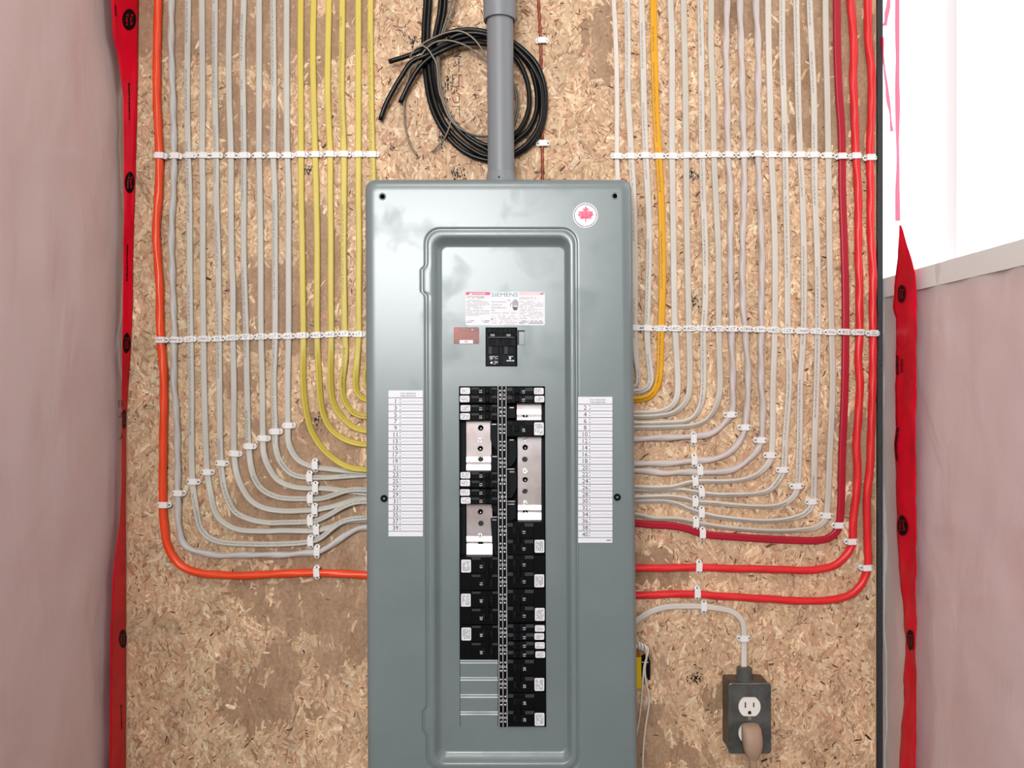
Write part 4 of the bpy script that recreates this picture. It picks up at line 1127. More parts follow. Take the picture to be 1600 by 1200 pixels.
# twist-out filler plates at the lower left of the breaker opening
for k in range(4):
    ya = 1031 + 26.8 * k
    m = MB()
    a, b = PT(717, ya)[0], PT(775.5, ya)[0]
    yb = ya + 26.6 if k < 3 else 1136
    # two ribs with lit upper edges
    prof = [(ya, 80.6), (ya + 2.0, 81.35), (ya + 2.4, 80.5), (ya + 3.6, 80.5), (ya + 6.0, 81.4), (ya + 6.6, 80.9), (ya + 7.5, 80.9), (yb, 80.9)]
    VV = []; FF = []
    for (y, d) in prof:
        VV += [at(a, y, d), at(b, y, d)]
    for i in range(len(prof) - 1): FF.append((2 * i, 2 * i + 2, 2 * i + 3, 2 * i + 1))
    m.add(VV, FF); m.build('filler_plate', M_panel, panel)
# knocked slot beside the main breaker
m = MB(); m.poly([(808.5, 516), (820, 516), (820, 518), (810.5, 518), (810.5, 539), (808.5, 539)], PD + .15); m.build('slot_edge', M_black2, panel)
m = MB(); m.box(811, 820, 518, 539, PD + .9, 1.0, .4); m.build('slot_tab', M_panel, panel)

# cover screws and screw holes
for (x, y) in ((597.5, 307), (961, 306)):
    m = MB(); n = 20
    for (r0, d0, r1, d1) in ((5.9, 95.05, 4.9, 95.2), (4.9, 95.55, 3.6, 94.9)):
        v0 = [at(x + r0 * math.cos(2 * math.pi * k / n), y + r0 * math.sin(2 * math.pi * k / n), d0) for k in range(n)]
        v1 = [at(x + r1 * math.cos(2 * math.pi * k / n), y + r1 * math.sin(2 * math.pi * k / n), d1 + .35) for k in range(n)]
        m.add(v0 + v1, [(k, n + k, n + (k + 1) % n, (k + 1) % n) for k in range(n)])
    o = m.build('screw_hole', M_panel, panel, smooth=True)
    m = MB(); m.disc(x, y + .2, 3.7, 95.5, 0, 14); m.build('hole', M_hole, o)
for (x, y) in ((600, 779), (964.5, 777)):
    m = MB(); m.disc(x, y, 5.6, 96.6, 1.7, 18); m.disc(x, y, 4.2, 97.3, .7, 18); o = m.build('cover_screw', M_black, panel, 'black cover screw')
    m = MB(); m.poly([(x - 1.8, y - 1.0), (x + 1.8, y - 1.4), (x + 1.6, y + 1.2), (x - 1.6, y + 1.2)], 97.4); m.build('recess', M_greyink, o)

# directory strips
def directory(x0, x1, y0, first, label, foot):
    m_ = MB(); m_.box(x0, x1, y0, y0 + 228, 95.35, .35); o = m_.build('directory_label', M_paper, panel, label)
    ink = MB(); thin = MB(); ln = MB()
    cx = (x0 + x1) / 2
    put_text(ink, 'Your electrician', cx + 4, y0 + 4.4, 2.5, 95.5, width=24)
    put_text(ink, 'Votre \u00e9lectricien', cx + 4, y0 + 8.2, 2.7, 95.5, width=24)
    top = y0 + 11.6; st = 10.42
    for r in range(21):
        y = top + st * r
        ln.poly([(x0, y - .45), (x1, y - .45), (x1, y + .45), (x0, y + .45)], 95.5)
        if r < 20:
            put_text(ink, str(first + 2 * r), x0 + 11, y + 5.3, 7.0, 95.5, sx=.95)
            for dy in (2.9, 7.5): ink.disc(x0 + 18.2, y + dy, .85, 95.5, 0, 8)
            thin.poly([(x0 + 20, y + 5.1), (x1 - 1.5, y + 5.1), (x1 - 1.5, y + 5.5), (x0 + 20, y + 5.5)], 95.5)
    if foot: thin.poly([(x1 - 9, y0 + 223.2), (x1 - 2, y0 + 223.2), (x1 - 2, y0 + 225), (x1 - 9, y0 + 225)], 95.5)
    ink.build('printed_numbers', M_ink, o); thin.build('writing_lines', M_greyink, o); ln.build('row_lines', M_midink, o)
directory(607, 660.7, 610, 1, 'white circuit directory with odd numbers', False)
directory(903.3, 956.8, 620, 2, 'white circuit directory with even numbers', True)

# round certification sticker with maple leaf
m = MB(); m.disc(914.7, 336.5, 19.6, 95.4, .4, 40); stk = m.build('maple_sticker', M_sticker, panel, 'round white sticker with red maple leaf')
leaf = [(0, 14), (2.2, 9.2), (4.6, 10.6), (3.6, 3.6), (6.6, 6.6), (7.4, 4.6), (11.6, 5.4), (10.2, 1.6), (13.2, .6), (8.2, -4), (9, -6.6), (1, -6), (.6, -12), (-.6, -12), (-1, -6), (-9, -6.6), (-8.2, -4), (-13.2, .6), (-10.2, 1.6), (-11.6, 5.4), (-7.4, 4.6), (-6.6, 6.6), (-3.6, 3.6), (-4.6, 10.6), (-2.2, 9.2)]
m = MB(); m.poly([(915.2 + x, 335.5 - y) for x, y in leaf], 95.55); m.build('maple_leaf', M_leaf, stk)
m = MB(); rg3 = random.Random(4); a = 0.0
while a < 2 * math.pi - .05:
    w = rg3.uniform(.04, .13)
    p4 = [(914.7 + r * math.cos(t), 336.5 + r * math.sin(t)) for r, t in ((16.6, a), (18.0, a), (18.0, a + w), (16.6, a + w))]
    m.poly(p4, 95.55); a += w + .05
m.build('rim_lettering', M_midink, stk)

# warning label, brown label
SD = PD + .25
m = MB(); m.poly(rpoly(727.5, 851.5, 456, 508.3, 3), SD, .2); wl_ = m.build('warning_label', M_sticker, panel, 'white warning label headed SIEMENS')
m = MB(); m.poly(rpoly(727.8, 766, 456.3, 461, 1), SD + .1); m.build('danger_band', M_pinkred, wl_)
m = MB(); m.poly(rpoly(811, 851, 456.3, 461, 1), SD + .1); m.build('pale_band', M_palepink, wl_)
m = MB(); put_text(m, 'DANGER', 748.5, 458.7, 3.4, SD + .2, width=20); m.poly([(732, 460.6), (737, 456.8), (737.6, 460.6)], SD + .2); put_text(m, 'DANGER', 830, 458.7, 3.0, SD + .2, width=18); m.build('band_lettering', M_sticker, wl_)
m = MB(); put_text(m, 'SIEMENS', 788.5, 460.4, 6.3, SD + .1, width=41); m.build('maker_name', M_teal, wl_)
m = MB(); rg4 = random.Random(14)
fine_print(m, 728.6, 765, 468, 494, 11, SD + .1, rg4, .32, .85); fine_print(m, 778, 809, 492, 507.5, 6, SD + .1, rg4, .3); fine_print(m, 811.5, 849, 470, 499, 12, SD + .1, rg4, .3, .6); fine_print(m, 768, 776, 493, 506, 4, SD + .1, rg4, .3, .5)
fine_print(m, 728.6, 757, 462.5, 466.5, 2, SD + .1, rg4, .5, .9)
fine_print(m, 811.5, 838, 464, 468, 2, SD + .1, rg4, .3, .8)
for s, y, wd in (('EQ Loadcentre', 471.5, 23), ('Centre de', 476, 16), ('Distribution', 480.5, 23), ('EQ', 485, 5), ('Enclosure / Bo\u00eetier  Type 1', 489.2, 40)):
    put_text(m, s, 768.3 + wd / 2, y, 2.6, SD + .1, width=wd)
m.build('fine_print', M_greyink, wl_)
m = MB()
fine_print(m, 728.6, 741, 500, 504.5, 2, SD + .1, rg4, .5, .9); fine_print(m, 753, 765, 500, 504.5, 2, SD + .1, rg4, .5, .8); fine_print(m, 811.5, 849, 500.5, 506.5, 3, SD + .1, rg4, .5, .8)
m.disc(768.7, 498.7, 1.1, SD + .1, 0, 10)
put_text(m, '\u2713', 846.5, 458.5, 4.2, SD + .25) if False else stroke(m, [(844.5, 458), (846, 460), (849, 456.8)], .7, SD + .25)
# shock symbol: a hand below a lightning stroke
for pts in ([(793.5, 468), (797, 470), (799.5, 472.5), (798, 475.5), (797.2, 478.5)],):
    stroke(m, pts, .5, SD + .1)
for fx, fy0, fy1 in ((801.3, 471, 478), (803.2, 468.5, 478), (805.2, 467.5, 478), (807.2, 468.5, 478), (809.0, 471, 479.5)):
    m.poly([(fx - .55, fy0), (fx + .55, fy0), (fx + .5, fy1), (fx - .5, fy1)], SD + .1)
m.poly([(800.5, 479), (809.3, 480), (807.8, 484.8), (802.5, 484.8)], SD + .1)
m.build('bold_print', M_midink, wl_)
m = MB(); m.poly(rpoly(709, 748.7, 511.3, 537.6, 2), SD, .2); bl = m.build('brown_label', M_brownlabel, panel, 'brown and orange label with small white patch')
m = MB(); m.disc(714, 515.8, 3.2, SD + .1, 0, 16)
for y, a, b in ((521.5, 711, 746), (525, 711, 744), (528.6, 711, 746)): fine_print(m, a, b, y - .8, y + .8, 1, SD + .1, rg4, .6, .95)
m.build('orange_print', M_orangeink, bl)
m = MB(); m.poly([(718, 531.2), (739.2, 531.2), (739.2, 536.8), (718, 536.8)], SD + .12); m.poly([(736.5, 514.5), (739.5, 514.5), (739.5, 515.8), (736.5, 515.8)], SD + .12); o = m.build('white_patch', M_sticker, bl)
m = MB(); put_text(m, 'EQ', 728.5, 534, 3, SD + .25); m.build('patch_lettering', M_ink, o)

# bus rails seen through the empty breaker spaces
BD = 62
def rail(x0, x1, ya, ybend, yb, holes, label, k=.2):
    rise = k * (yb - ybend - 4)
    prof = [(ya, BD), (ybend - 8, BD), (ybend, BD + 8 * k * .8), (ybend + .7, BD - 2), (ybend + 3.5, BD - 2), (ybend + 4.2, BD + .5), (yb - .6, BD + .5 + rise), (yb, BD + .5 + rise)]
    m_ = MB(); v = []; f = []
    for (y, d) in prof: v += [at(*PT(x0, y), d), at(*PT(x1, y), d)]
    for i in range(len(prof) - 1): f.append((2 * i, 2 * i + 2, 2 * i + 3, 2 * i + 1))
    m_.add(v, f); o = m_.build('bus_rail', M_bus, panel, label)
    md = o.modifiers.new('thickness', 'SOLIDIFY'); md.thickness = .001; md.offset = -1
    for (kind, x, y) in holes:
        d = float(np.interp(y, [p[0] for p in prof], [p[1] for p in prof]))
        if kind == 's':
            q = MB(); q.disc(x, y, 3.9, d + 2.2, 2.2, 14); s_ = q.build('rail_screw', M_chrome, o)
            q = MB(); q.poly([(x - 2, y - .5), (x + 2, y - .5), (x + 2, y + .5), (x - 2, y + .5)], d + 2.35); q.v and link('slot', mesh(q.v, q.f), M_nail, o)
        else:
            q = MB(); n = 14
            v0 = [at(x + 4.6 * math.cos(2 * math.pi * k / n), y + 4.6 * math.sin(2 * math.pi * k / n), d + .3) for k in range(n)]
            v1 = [at(x + 3.6 * math.cos(2 * math.pi * k / n), y + 3.6 * math.sin(2 * math.pi * k / n), d + .9) for k in range(n)]
            q.add(v0 + v1, [(k, n + k, n + (k + 1) % n, (k + 1) % n) for k in range(n)]); q.build('hole_rim', M_chrome, o)
            q = MB(); q.disc(x, y, 3.6, d + .8, 0, n); q.build('rail_hole', M_hole if kind == 'h' else M_patch, o)
            if kind == 'h':
                q = MB(); q.disc(x + .3, y + 1, 1.0, d + .95, 0, 8); q.build('stud_tip', M_chrome, o)
rail(727.5, 766.5, 657, 722, 737, [('h', 751, 668.5), ('s', 750, 688), ('h', 750.5, 700.5), ('g', 751, 717.5)], 'bright metal rail in the upper left empty space')
rail(727.5, 767.5, 787, 846, 870, [('h', 750.5, 799.5), ('g', 751.3, 817.5), ('s', 750.3, 837.5), ('h', 750.8, 849.5)], 'bright metal rail in the lower left empty space', .3)
rail(806.5, 845, 629, 648, 656.5, [('h', 820.5, 649)], 'small bright metal rail in the upper right empty space')
rail(807.5, 845, 682, 797, 815, [('s', 820.5, 686), ('h', 820.5, 699), ('g', 820, 717.5), ('s', 820.5, 736), ('h', 820.5, 749), ('g', 820, 767), ('s', 820.5, 786), ('h', 820.8, 799)], 'long bright metal rail in the right empty space')
# black insulators beside the rails
def insul(pts, d=70):
    m_ = MB(); m_.poly(pts, d, 12); m_.build('insulator', M_black2, panel)
insul([(766, 660), (776.5, 660), (776.5, 703), (772, 699), (768, 693), (766, 686)])
insul([(767, 711), (776.5, 711), (776.5, 737), (767, 737)])
insul([(767.5, 787), (776.5, 787), (776.5, 804), (771, 799), (768, 793)])
insul([(766.5, 810), (776.5, 810), (776.5, 869), (773, 866), (769, 850)])
insul([(791, 634), (805, 634), (805.5, 653), (791, 653)])
insul([(791, 688), (804, 687), (806.5, 690), (807, 714), (804, 722), (799, 728), (791, 731)])
insul([(791, 735), (805, 734), (807, 740), (807, 762), (804, 770), (800, 777), (791, 780)])
insul([(791, 785), (806, 784), (806, 810), (795, 814), (791, 812)])
m = MB(); m.box(716.5, 727, 657, 737, 68, 20); m.box(716.5, 727, 787, 870, 68, 20); m.box(846, 850.5, 629, 657, 68, 20); m.box(846, 850.5, 682, 816, 68, 20); m.build('side_liner', M_black2, panel)
m = MB()
for (a, b, y) in ((768, 776, 663), (769, 777, 713.5), (796, 803, 637), (796, 803, 687.5), (791, 804, 733), (796, 804, 737.5), (791, 805, 783.5), (793, 804, 788), (767, 777, 808), (769, 776, 812.5)):
    m.box(a, b, y - .9, y + .9, 72.5, 2.5, .3)
m.build('bus_stabs', M_bus, panel)

# number strip between the breaker columns
m = MB(); m.poly([PT(777, 603.5), PT(790, 603.5), PT(790, 1136), PT(777, 1136)], 84.2, 4); strip = m.build('number_strip', M_black, panel, 'black strip with white circuit numbers')
m = MB()
for x, w in ((777.2, .35), (783.4, .35), (789.7, .35)):
    m.poly([PT(x - w, 603.5), PT(x + w, 603.5), PT(x + w, 1136), PT(x - w, 1136)], 84.3)
for k in range(20):
    y = 610.4 + 26.55 * k
    xl, xr = PT(780.5, y)[0], PT(786.7, y)[0]
    m.poly([(xl - 1.2, y - 1.7), (xl + 1.7, y), (xl - 1.2, y + 1.7)], 84.3)
    m.poly([(xr + 1.2, y - 1.7), (xr + 1.2, y + 1.7), (xr - 1.7, y)], 84.3)
    put_text(m, str(2 * k + 1), xl, y + 6.6, 3.8, 84.3, width=(2 if k == 0 else 4.0) if k < 5 else 4.6)
    put_text(m, str(2 * k + 2), xr, y + 6.6, 3.8, 84.3, width=3.0 if k < 4 else 4.6)
    m.disc(xl, y + 12.8, 1.35, 84.3, 0, 10); m.disc(xr, y + 12.8, 1.35, 84.3, 0, 10)
m.build('strip_numbers', M_sticker, strip)

# ------------------------------------------------------------------ circuit breakers
BF = 86.5
def mini_sticker(parent, x0, x1, y0, y1, seed):
    q = MB(); q.poly(rpoly(x0, x1, y0, y1, 1.8, 3), BF + .5, .5); o = q.build('rating_sticker', M_sticker, parent)
    q = MB(); r = random.Random(seed); tall = (y1 - y0) > 14
    if tall:
        for k in range(7):
            x = x0 + 2.5 + (x1 - x0 - 5) * k / 6
            y = y0 + 2.5
            while y < y1 - 2.5:
                h = r.uniform(1, 3)
                if r.random() < .75: q.poly([(x - .4, y), (x + .4, y), (x + .4, min(y + h, y1 - 2)), (x - .4, min(y + h, y1 - 2))], BF + .6)
                y += h + .4
    else: fine_print(q, x0 + 2, x1 - 2, y0 + 1.6, y1 - 1.6, 5, BF + .6, r, .35, .7)
    q.build('sticker_print', M_greyink if not tall else M_midink, o)
def breaker(side, y0, y1, poles, amp, label, sticker, kind):
    """side L/R; poles: list of handle centre rows"""
    L = side == 'L'
    mx = (lambda x: PT(x, y0)[0]) if L else (lambda x: PT(1567.0 - x, y0)[0])    # right column mirrors the left one
    xa, xb = sorted((mx(717.2), mx(776.2)))
    b = thing('circuit_breaker', at((xa + xb) / 2, y1, BF - 20), label, 'breaker', 'plug-in circuit breakers')
    q = MB(); q.box(xa, xb, y0 + .35, y1 - .35, BF - 1.2, 22, .8); q.build('body', M_black, b)
    rowh = (y1 - y0) / len(poles)
    for i, yc in enumerate(poles):
        # raised centre block around the handle slot
        a, c = sorted((mx(735), mx(770)))
        hb = rowh / 2 - .9
        q = MB(); q.box(a, c, yc - hb, yc + hb, BF + .6, 2.2, .7); q.build('housing', M_black, b)
        # recess and toggle
        a, c = sorted((mx(752), mx(767)))
        hs = min(4.6, rowh / 2 - 2)
        q = MB(); q.box(a, c, yc - hs, yc + hs, BF + .8, .4); q.build('handle_slot', M_black2, b)
        a, c = sorted((mx(757), mx(764))) if kind != 'double' else sorted((mx(756), mx(763)))
        q = MB(); q.box(a, c, yc - hs + .6, yc + hs - .6, BF + 5.5, 6, 1.2); q.build('handle', M_black, b)
        a, c = sorted((mx(735.5), mx(747.5 if kind == 'tandem' else 749)))
        hp = 1.6 if L else 2.6
        q = MB(); q.poly([(a, yc - rowh / 2 + 1.4), (c, yc - rowh / 2 + 1.4), (c, yc - rowh / 2 + 1.4 + 2 * hp), (a, yc - rowh / 2 + 1.4 + 2 * hp)], BF + .8)
        a, c = sorted((mx(767.6), mx(775.5)))
        q.poly([(a, yc - rowh / 2 + 1.4), (c, yc - rowh / 2 + 1.4), (c, yc - rowh / 2 + 1.4 + 2 * hp), (a, yc - rowh / 2 + 1.4 + 2 * hp)], BF + .8)
        q.build('marking_patch', M_patch if (y0 > 800 or kind == 'tandem') else M_black2, b)
        q = MB(); put_text(q, amp, mx(750), yc + (1 if kind == 'tandem' else 2.5), 4.2, BF + 1.1, rot=-90 if L else 90); q.build('rating_number', M_sticker, b)
    if kind == 'double':
        a, c = sorted((mx(756.5), mx(762)))
        q = MB(); q.box(a, c, poles[0], poles[-1], BF + 6.2, 2.4, .5); q.build('handle_tie', M_black, b)
    for i, (sy, hh) in enumerate(sticker):
        j = random.Random(int(sy)).uniform(-.9, .9)
        a, c = sorted((mx(718.6 + j), mx(733.6 + j)))
        mini_sticker(b, a, c, sy - hh, sy + hh, int(sy) + (0 if L else 500))
    return b
TS = lambda *ys: [(y, 5.0) for y in ys]
breaker('L', 604, 631, [610.8, 624], '15', 'topmost black tandem breaker in the left column', TS(610.6, 623.3), 'tandem')
breaker('L', 631.3, 657.6, [638, 651], '15', 'second black tandem breaker from the top of the left column', TS(638, 650.7), 'tandem')
breaker('L', 736.6, 763, [743, 756.4], '15', 'upper of two black tandem breakers between the left bare rails', TS(742.6, 754.6), 'tandem')
breaker('L', 763.2, 788.4, [769.6, 782.4], '15', 'lower of two black tandem breakers between the left bare rails', TS(769.4, 782), 'tandem')
breaker('L', 870, 923, [883, 910], '15', 'two-pole black breaker right below the lower left bare rail', [(884.5, 10)], 'double')
breaker('L', 923, 976.5, [936.5, 963.5], '20', 'middle two-pole black breaker at the bottom of the left column', [(937.8, 10)], 'double')
breaker('L', 976.5, 1030.5, [990, 1017], '30', 'two-pole black breaker just above the left filler plates', [(990.7, 10)], 'double')
breaker('R', 604, 630.6, [611, 624], '15', 'topmost black tandem breaker in the right column', TS(611, 623.6), 'tandem')
breaker('R', 657, 682.6, [669.8], '20', 'single-pole black breaker between two bare rails in the right column', [(670, 10)], 'single')
breaker('R', 815.5, 867, [829, 855], '15', 'two-pole black breaker right below the long right bare rail', [(853.5, 10)], 'double')
breaker('R', 867, 920.5, [880, 906.5], '15', 'second two-pole breaker below the long right bare rail', [(907.5, 10)], 'double')
breaker('R', 920.5, 974, [933.5, 960], '15', 'two-pole breaker just above the right column four small stickers', [(960, 10)], 'double')
breaker('R', 974.5, 1001.5, [981, 995], '15', 'upper tandem breaker with small stickers low in the right column', TS(982, 994.6), 'tandem')
breaker('R', 1001.8, 1029.5, [1008.5, 1022.5], '15', 'lower tandem breaker with small stickers low in the right column', TS(1008.5, 1022.8), 'tandem')
breaker('R', 1029.8, 1083, [1043, 1070], '20', 'next to lowest two-pole breaker in the right column', [(1069.5, 10)], 'double')
breaker('R', 1083, 1135.5, [1096.5, 1122.5], '20', 'lowest two-pole breaker in the right column', [(1124, 10)], 'double')

# main breaker
mbk = thing('main_breaker', at(782.6, 572, 66), 'black two-pole main breaker marked 100 below the warning label', 'breaker')
q = MB(); q.box(758.6, 807, 512, 572, 84.5, 20, .8); q.build('body', M_black, mbk)
for s in (0, 1):
    o = 24.6 * s
    q = MB(); q.box(760 + o, 781.2 + o, 521, 541, 86, 2, .6); q.build('housing', M_black2, mbk)
    q = MB(); q.box(763.2 + o, 774.5 + o, 528, 539, 86.4, .8); q.build('handle_slot', M_black, mbk)
    q = MB(); q.box(762 + o, 768 + o, 512.6, 520, 85.6, 2, .5); q.box(770 + o, 774 + o, 512.6, 520, 85.6, 2, .5); q.build('ridge', M_black2, mbk)
    q = MB(); q.box(763 + o, 769.2 + o, 541.5, 553.5, 85.8, 2, .5); q.build('ridge', M_patch, mbk)
    q = MB(); q.box(769.8 + o, 778.5 + o, 541.5, 553.5, 85.4, 2, .5); q.build('test_block', M_black2, mbk)
    q = MB(); q.poly([(760.5 + o, 555), (779.5 + o, 555), (779.5 + o, 570.5), (760.5 + o, 570.5)], 84.7); pl = q.build('marking_plate', M_black2, mbk)
    q = MB(); rr4 = random.Random(40 + s)
    if s == 0:
        fine_print(q, 765, 778, 556, 563, 4, 84.9, rr4, .45, .8); q.disc(768, 566.8, 1.8, 84.9, 0, 10); fine_print(q, 771, 778, 564, 569.5, 3, 84.9, rr4, .4, .8)
    else:
        fine_print(q, 793, 802, 556.2, 557.8, 1, 84.9, rr4, .45, .8); q.disc(797, 559.6, 1.6, 84.9, 0, 10, ry=2); fine_print(q, 791.5, 803.5, 562.3, 564.8, 1, 84.9, rr4, .9, .95)
    q.build('white_print', M_sticker, pl)
q = MB(); q.box(763, 803.5, 520.5, 527.3, 91, 6, 1.0); h = q.build('handle_tie', M_black, mbk)
q = MB(); put_text(q, '100', 769.7, 523.6, 3.4, 91.1); put_text(q, '100', 794.6, 523.6, 3.4, 91.1); q.build('rating_number', M_sticker, h)
q = MB(); q.poly([(763, 526.7), (803.5, 526.7), (803.5, 527.4), (763, 527.4)], 91.15); q.build('edge_line', M_greyink, h)
q = MB(); q.box(781.2, 784.4, 512, 572, 85.2, 2, .4); q.build('centre_rib', M_black2, mbk)

# ------------------------------------------------------------------ outlet box, receptacle, plug
ob = thing('outlet_box', at(1171, 1178, 0), 'galvanised metal outlet box with white duplex receptacle at lower right', 'outlet')
OD = 40
a, b = at(1139.5, 1176.5, OD), at(1203.8, 1068.5, OD)
def rbox(name, x0, x1, z0, z1, r, ya, yb, mat_, parent, ch=.0012, label=None):
    """rounded slab between depths ya (back) and yb (front), metres"""
    V = []; F = []; n = 6
    def ring(y, e):
        out = []
        for cx, cz, a0 in ((x1 - r, z1 - r, 0), (x0 + r, z1 - r, 90), (x0 + r, z0 + r, 180), (x1 - r, z0 + r, 270)):
            for k in range(n + 1):
                t = math.radians(a0 + 90 * k / n); out.append((cx + (r - e) * math.cos(t), -y, cz + (r - e) * math.sin(t)))
        return out
    rs = [ring(ya, 0), ring(yb - ch, 0), ring(yb - ch * .3, ch * .3), ring(yb, ch)]
    m_ = len(rs[0])
    for q_ in rs: V += q_
    for i in range(len(rs) - 1):
        for k in range(m_):
            k2 = (k + 1) % m_
            F.append((i * m_ + k, i * m_ + k2, (i + 1) * m_ + k2, (i + 1) * m_ + k))
    F.append(tuple((len(rs) - 1) * m_ + k for k in range(m_))); F.append(tuple(range(m_ - 1, -1, -1)))
    o_ = link(name, mesh(V, F, False), mat_, parent, label)
    return o_
rbox('box_body', a.x, b.x, a.z, b.z, .004, .0003, .0385, M_galv_side, ob, label='dull metal box body')
a, b = at(1138, 1178, OD), at(1205, 1067, OD)
rbox('cover_plate', a.x, b.x, a.z, b.z, .0055, .0385, .0405, M_galv, ob, .0015, 'dark brushed metal cover plate')
def recep(cy, slots):
    q = MB(); pts = []
    for k in range(32):
        t = 2 * math.pi * k / 32
        x, y = 17.2 * math.cos(t), 17.2 * math.sin(t)
        pts.append((1171.3 + x, cy + max(-14.6, min(14.6, y))))
    q.poly(pts, 42.3, 2.0); o_ = q.build('receptacle_face', M_recept, ob)
    if slots:
        q = MB()
        for dx, h in ((-6.6, 4.4), (6.4, 3.6)): q.poly([(1171.3 + dx - 1, cy - 3 - h), (1171.3 + dx + 1, cy - 3 - h), (1171.3 + dx + 1, cy - 3 + h), (1171.3 + dx - 1, cy - 3 + h)], 42.45)
        q.poly([(1171.3 + 2.6 * math.cos(t), cy + 9 - 2.9 * math.sin(t)) for t in [math.pi * k / 8 for k in range(9)]] + [(1168.7, cy + 11.6), (1173.9, cy + 11.6)], 42.45)
        q.build('slots', M_ink, o_)
recep(1104.5, True); recep(1146, False)
q = MB(); q.disc(1171.3, 1122.6, 2.8, 41.4, 1, 14); o = q.build('cover_screw', M_chrome, ob)
q = MB(); q.poly([(1169, 1122), (1173.6, 1123), (1173.6, 1123.6), (1169, 1122.6)], 41.55); q.build('slot', M_ink, o)
tube('cable_connector', [(1163.8, 1064.5, 20, 13.6), (1163.8, 1061.5, 20, 13.6), (1163.5, 1060, 20, 12.2), (1163, 1046, 20, 11.2), (1163, 1043.5, 20, 11.4), (1163, 1043, 20, 10.6)], M_connector, ob, 24)
# beige plug
pg = thing('power_plug', at(1176, 1185, 50), 'beige moulded plug pushed into the lower outlet of the metal box', 'plug')
V = []; F = []; n = 20
sec = [(1130.5, 9, 43, 48, 1173), (1132, 12.5, 42.6, 56, 1173.2), (1137, 14.6, 42.6, 62, 1174), (1150, 15.4, 42.6, 67, 1175.2), (1164, 15.0, 44, 68, 1175.8), (1174, 13.0, 46, 67, 1176), (1181, 9.6, 50, 65, 1176.2), (1185.5, 7, 52, 63, 1176.3), (1190, 5.8, 53, 62.5, 1176.5), (1200, 5.4, 53.5, 62, 1177), (1230, 5.0, 54, 62, 1178)]
for (y, hw, d0, d1, cx) in sec:
    dc, dr = (d0 + d1) / 2, (d1 - d0) / 2
    c = at(cx, y, dc)
    for k in range(n):
        t = 2 * math.pi * k / n
        ct, st_ = math.cos(t), math.sin(t)
        V.append(c + Vector((hw / 1000 * math.copysign(abs(ct) ** .7, ct) * .955, dr / 1000 * math.copysign(abs(st_) ** .7, st_), 0)))
for i in range(len(sec) - 1):
    for k in range(n):
        k2 = (k + 1) % n; F.append((i * n + k, (i + 1) * n + k, (i + 1) * n + k2, i * n + k2))
F.append(tuple(range(n))); F.append(tuple((len(sec) - 1) * n + k for k in range(n - 1, -1, -1)))
me = mesh(V, F, True)
import bmesh
bm = bmesh.new(); bm.from_mesh(me); bmesh.ops.recalc_face_normals(bm, faces=bm.faces); bm.to_mesh(me); bm.free()
link('plug_body', me, M_plug, pg)
for y in (1186.5, 1191.5, 1196.5):
    q = MB(); q.box(1171, 1182, y - .8, y + .8, 62.6, 3, .5); q.build('strain_rib', M_plug, pg)
# cord going on down from the plug
tag(sweep('appliance_cable', [(1178, 1228, 58), (1178.5, 1260, 50), (1180, 1320, 40)], M_plug, kind='round', w=7, lobes=2, lobe_amp=0, step=8), 'beige cord hanging down from the plug', 'cord')

# ------------------------------------------------------------------ yellow device and white cord beside the panel
yd = thing('yellow_adapter', at(985, 1077, 0), 'yellow plastic device half hidden behind the right edge of the panel', 'adapter')
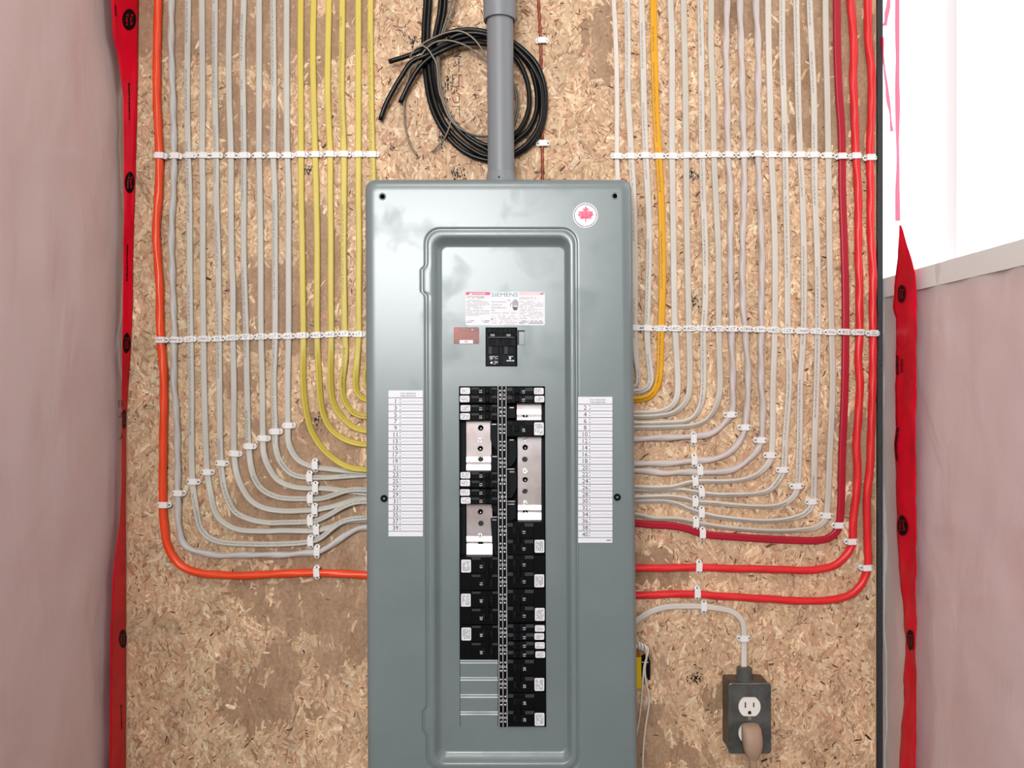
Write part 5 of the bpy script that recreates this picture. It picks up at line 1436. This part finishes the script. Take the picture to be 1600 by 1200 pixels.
# it hangs on the board beside the enclosure
q = MB(); q.box(978, 1002.3, 1027.5, 1077, 22, 20, 1.2); q.build('case', M_yellowbox, yd)
q = MB(); q.poly([(978, 1014), (998, 1016), (1001.5, 1027.5), (978, 1027.5)], 20, 17); q.build('cap', M_amber, yd)
q = MB(); q.poly([(1002.5, 1030), (1009, 1026), (1013, 1026), (1016, 1034), (1016, 1062), (1013, 1063), (1009, 1056), (1002.5, 1058)], 14, 13); q.build('clip', M_black, yd)
q = MB(); q.poly([(1003, 1034), (1013, 1034), (1013, 1035.6), (1003, 1035.6)], 14.4, .4); q.build('pin', M_chrome, yd)
wc = thing('white_cord', at(1005, 1200, 8), 'thin white cord wound in a spiral and hanging beside the panel', 'cord')
pts = []
for k in range(73):
    t = k / 72; ang = t * 3.4 * 2 * math.pi
    cx, cy = 992 + 17 * t, 1007 + 6 * t
    pts.append((cx + 2.4 * math.cos(ang), cy + 5.2 * math.sin(ang), 27 + 5 * math.cos(ang)))
sweep('spiral', pts, M_cord, kind='round', w=3.2, lobes=2, lobe_amp=0, parent=wc, seg=8, step=1.2)
sweep('strand', [(1009, 1009, 30), (1012.5, 1013, 30), (1011, 1025, 29), (1007, 1038, 28), (1004.5, 1062, 26), (1002.5, 1090, 20), (1000, 1115, 14), (996.5, 1138, 9), (992, 1165, 6), (989, 1200, 5), (988, 1260, 5)], M_cord, kind='round', w=2.6, lobes=2, lobe_amp=0, parent=wc, seg=8, step=4)
sweep('strand', [(1009.5, 1011, 27), (1010, 1030, 25), (1007.5, 1044, 24), (1010, 1068, 18), (1013.6, 1085, 12), (1014.2, 1097, 9), (1012.5, 1112, 6), (1009.5, 1130, 4), (1006.5, 1155, 3.5), (1004.8, 1180, 3.5), (1004.3, 1200, 3.5), (1004, 1260, 3.5)], M_cord, kind='round', w=3.0, lobes=2, lobe_amp=0, parent=wc, seg=8, step=4)

# ------------------------------------------------------------------ two screws in the board
for (x, y, lb) in ((1311.5, 575, 'small steel screw head in the board left of the dark red cable'), (1305, 1184, 'small steel screw head low in the board right of the outlet box')):
    o = thing('wood_screw', at(x, y, 0), lb, 'screw')
    q = MB(); q.disc(x, y, 3.0, 2.6, 2, 12); q.build('head', M_chrome, o)
    q = MB(); q.poly([(x - 1.4, y - .5), (x + 1.4, y - .5), (x + 1.4, y + .5), (x - 1.4, y + .5)], 2.75); q.build('recess', M_ink, o)
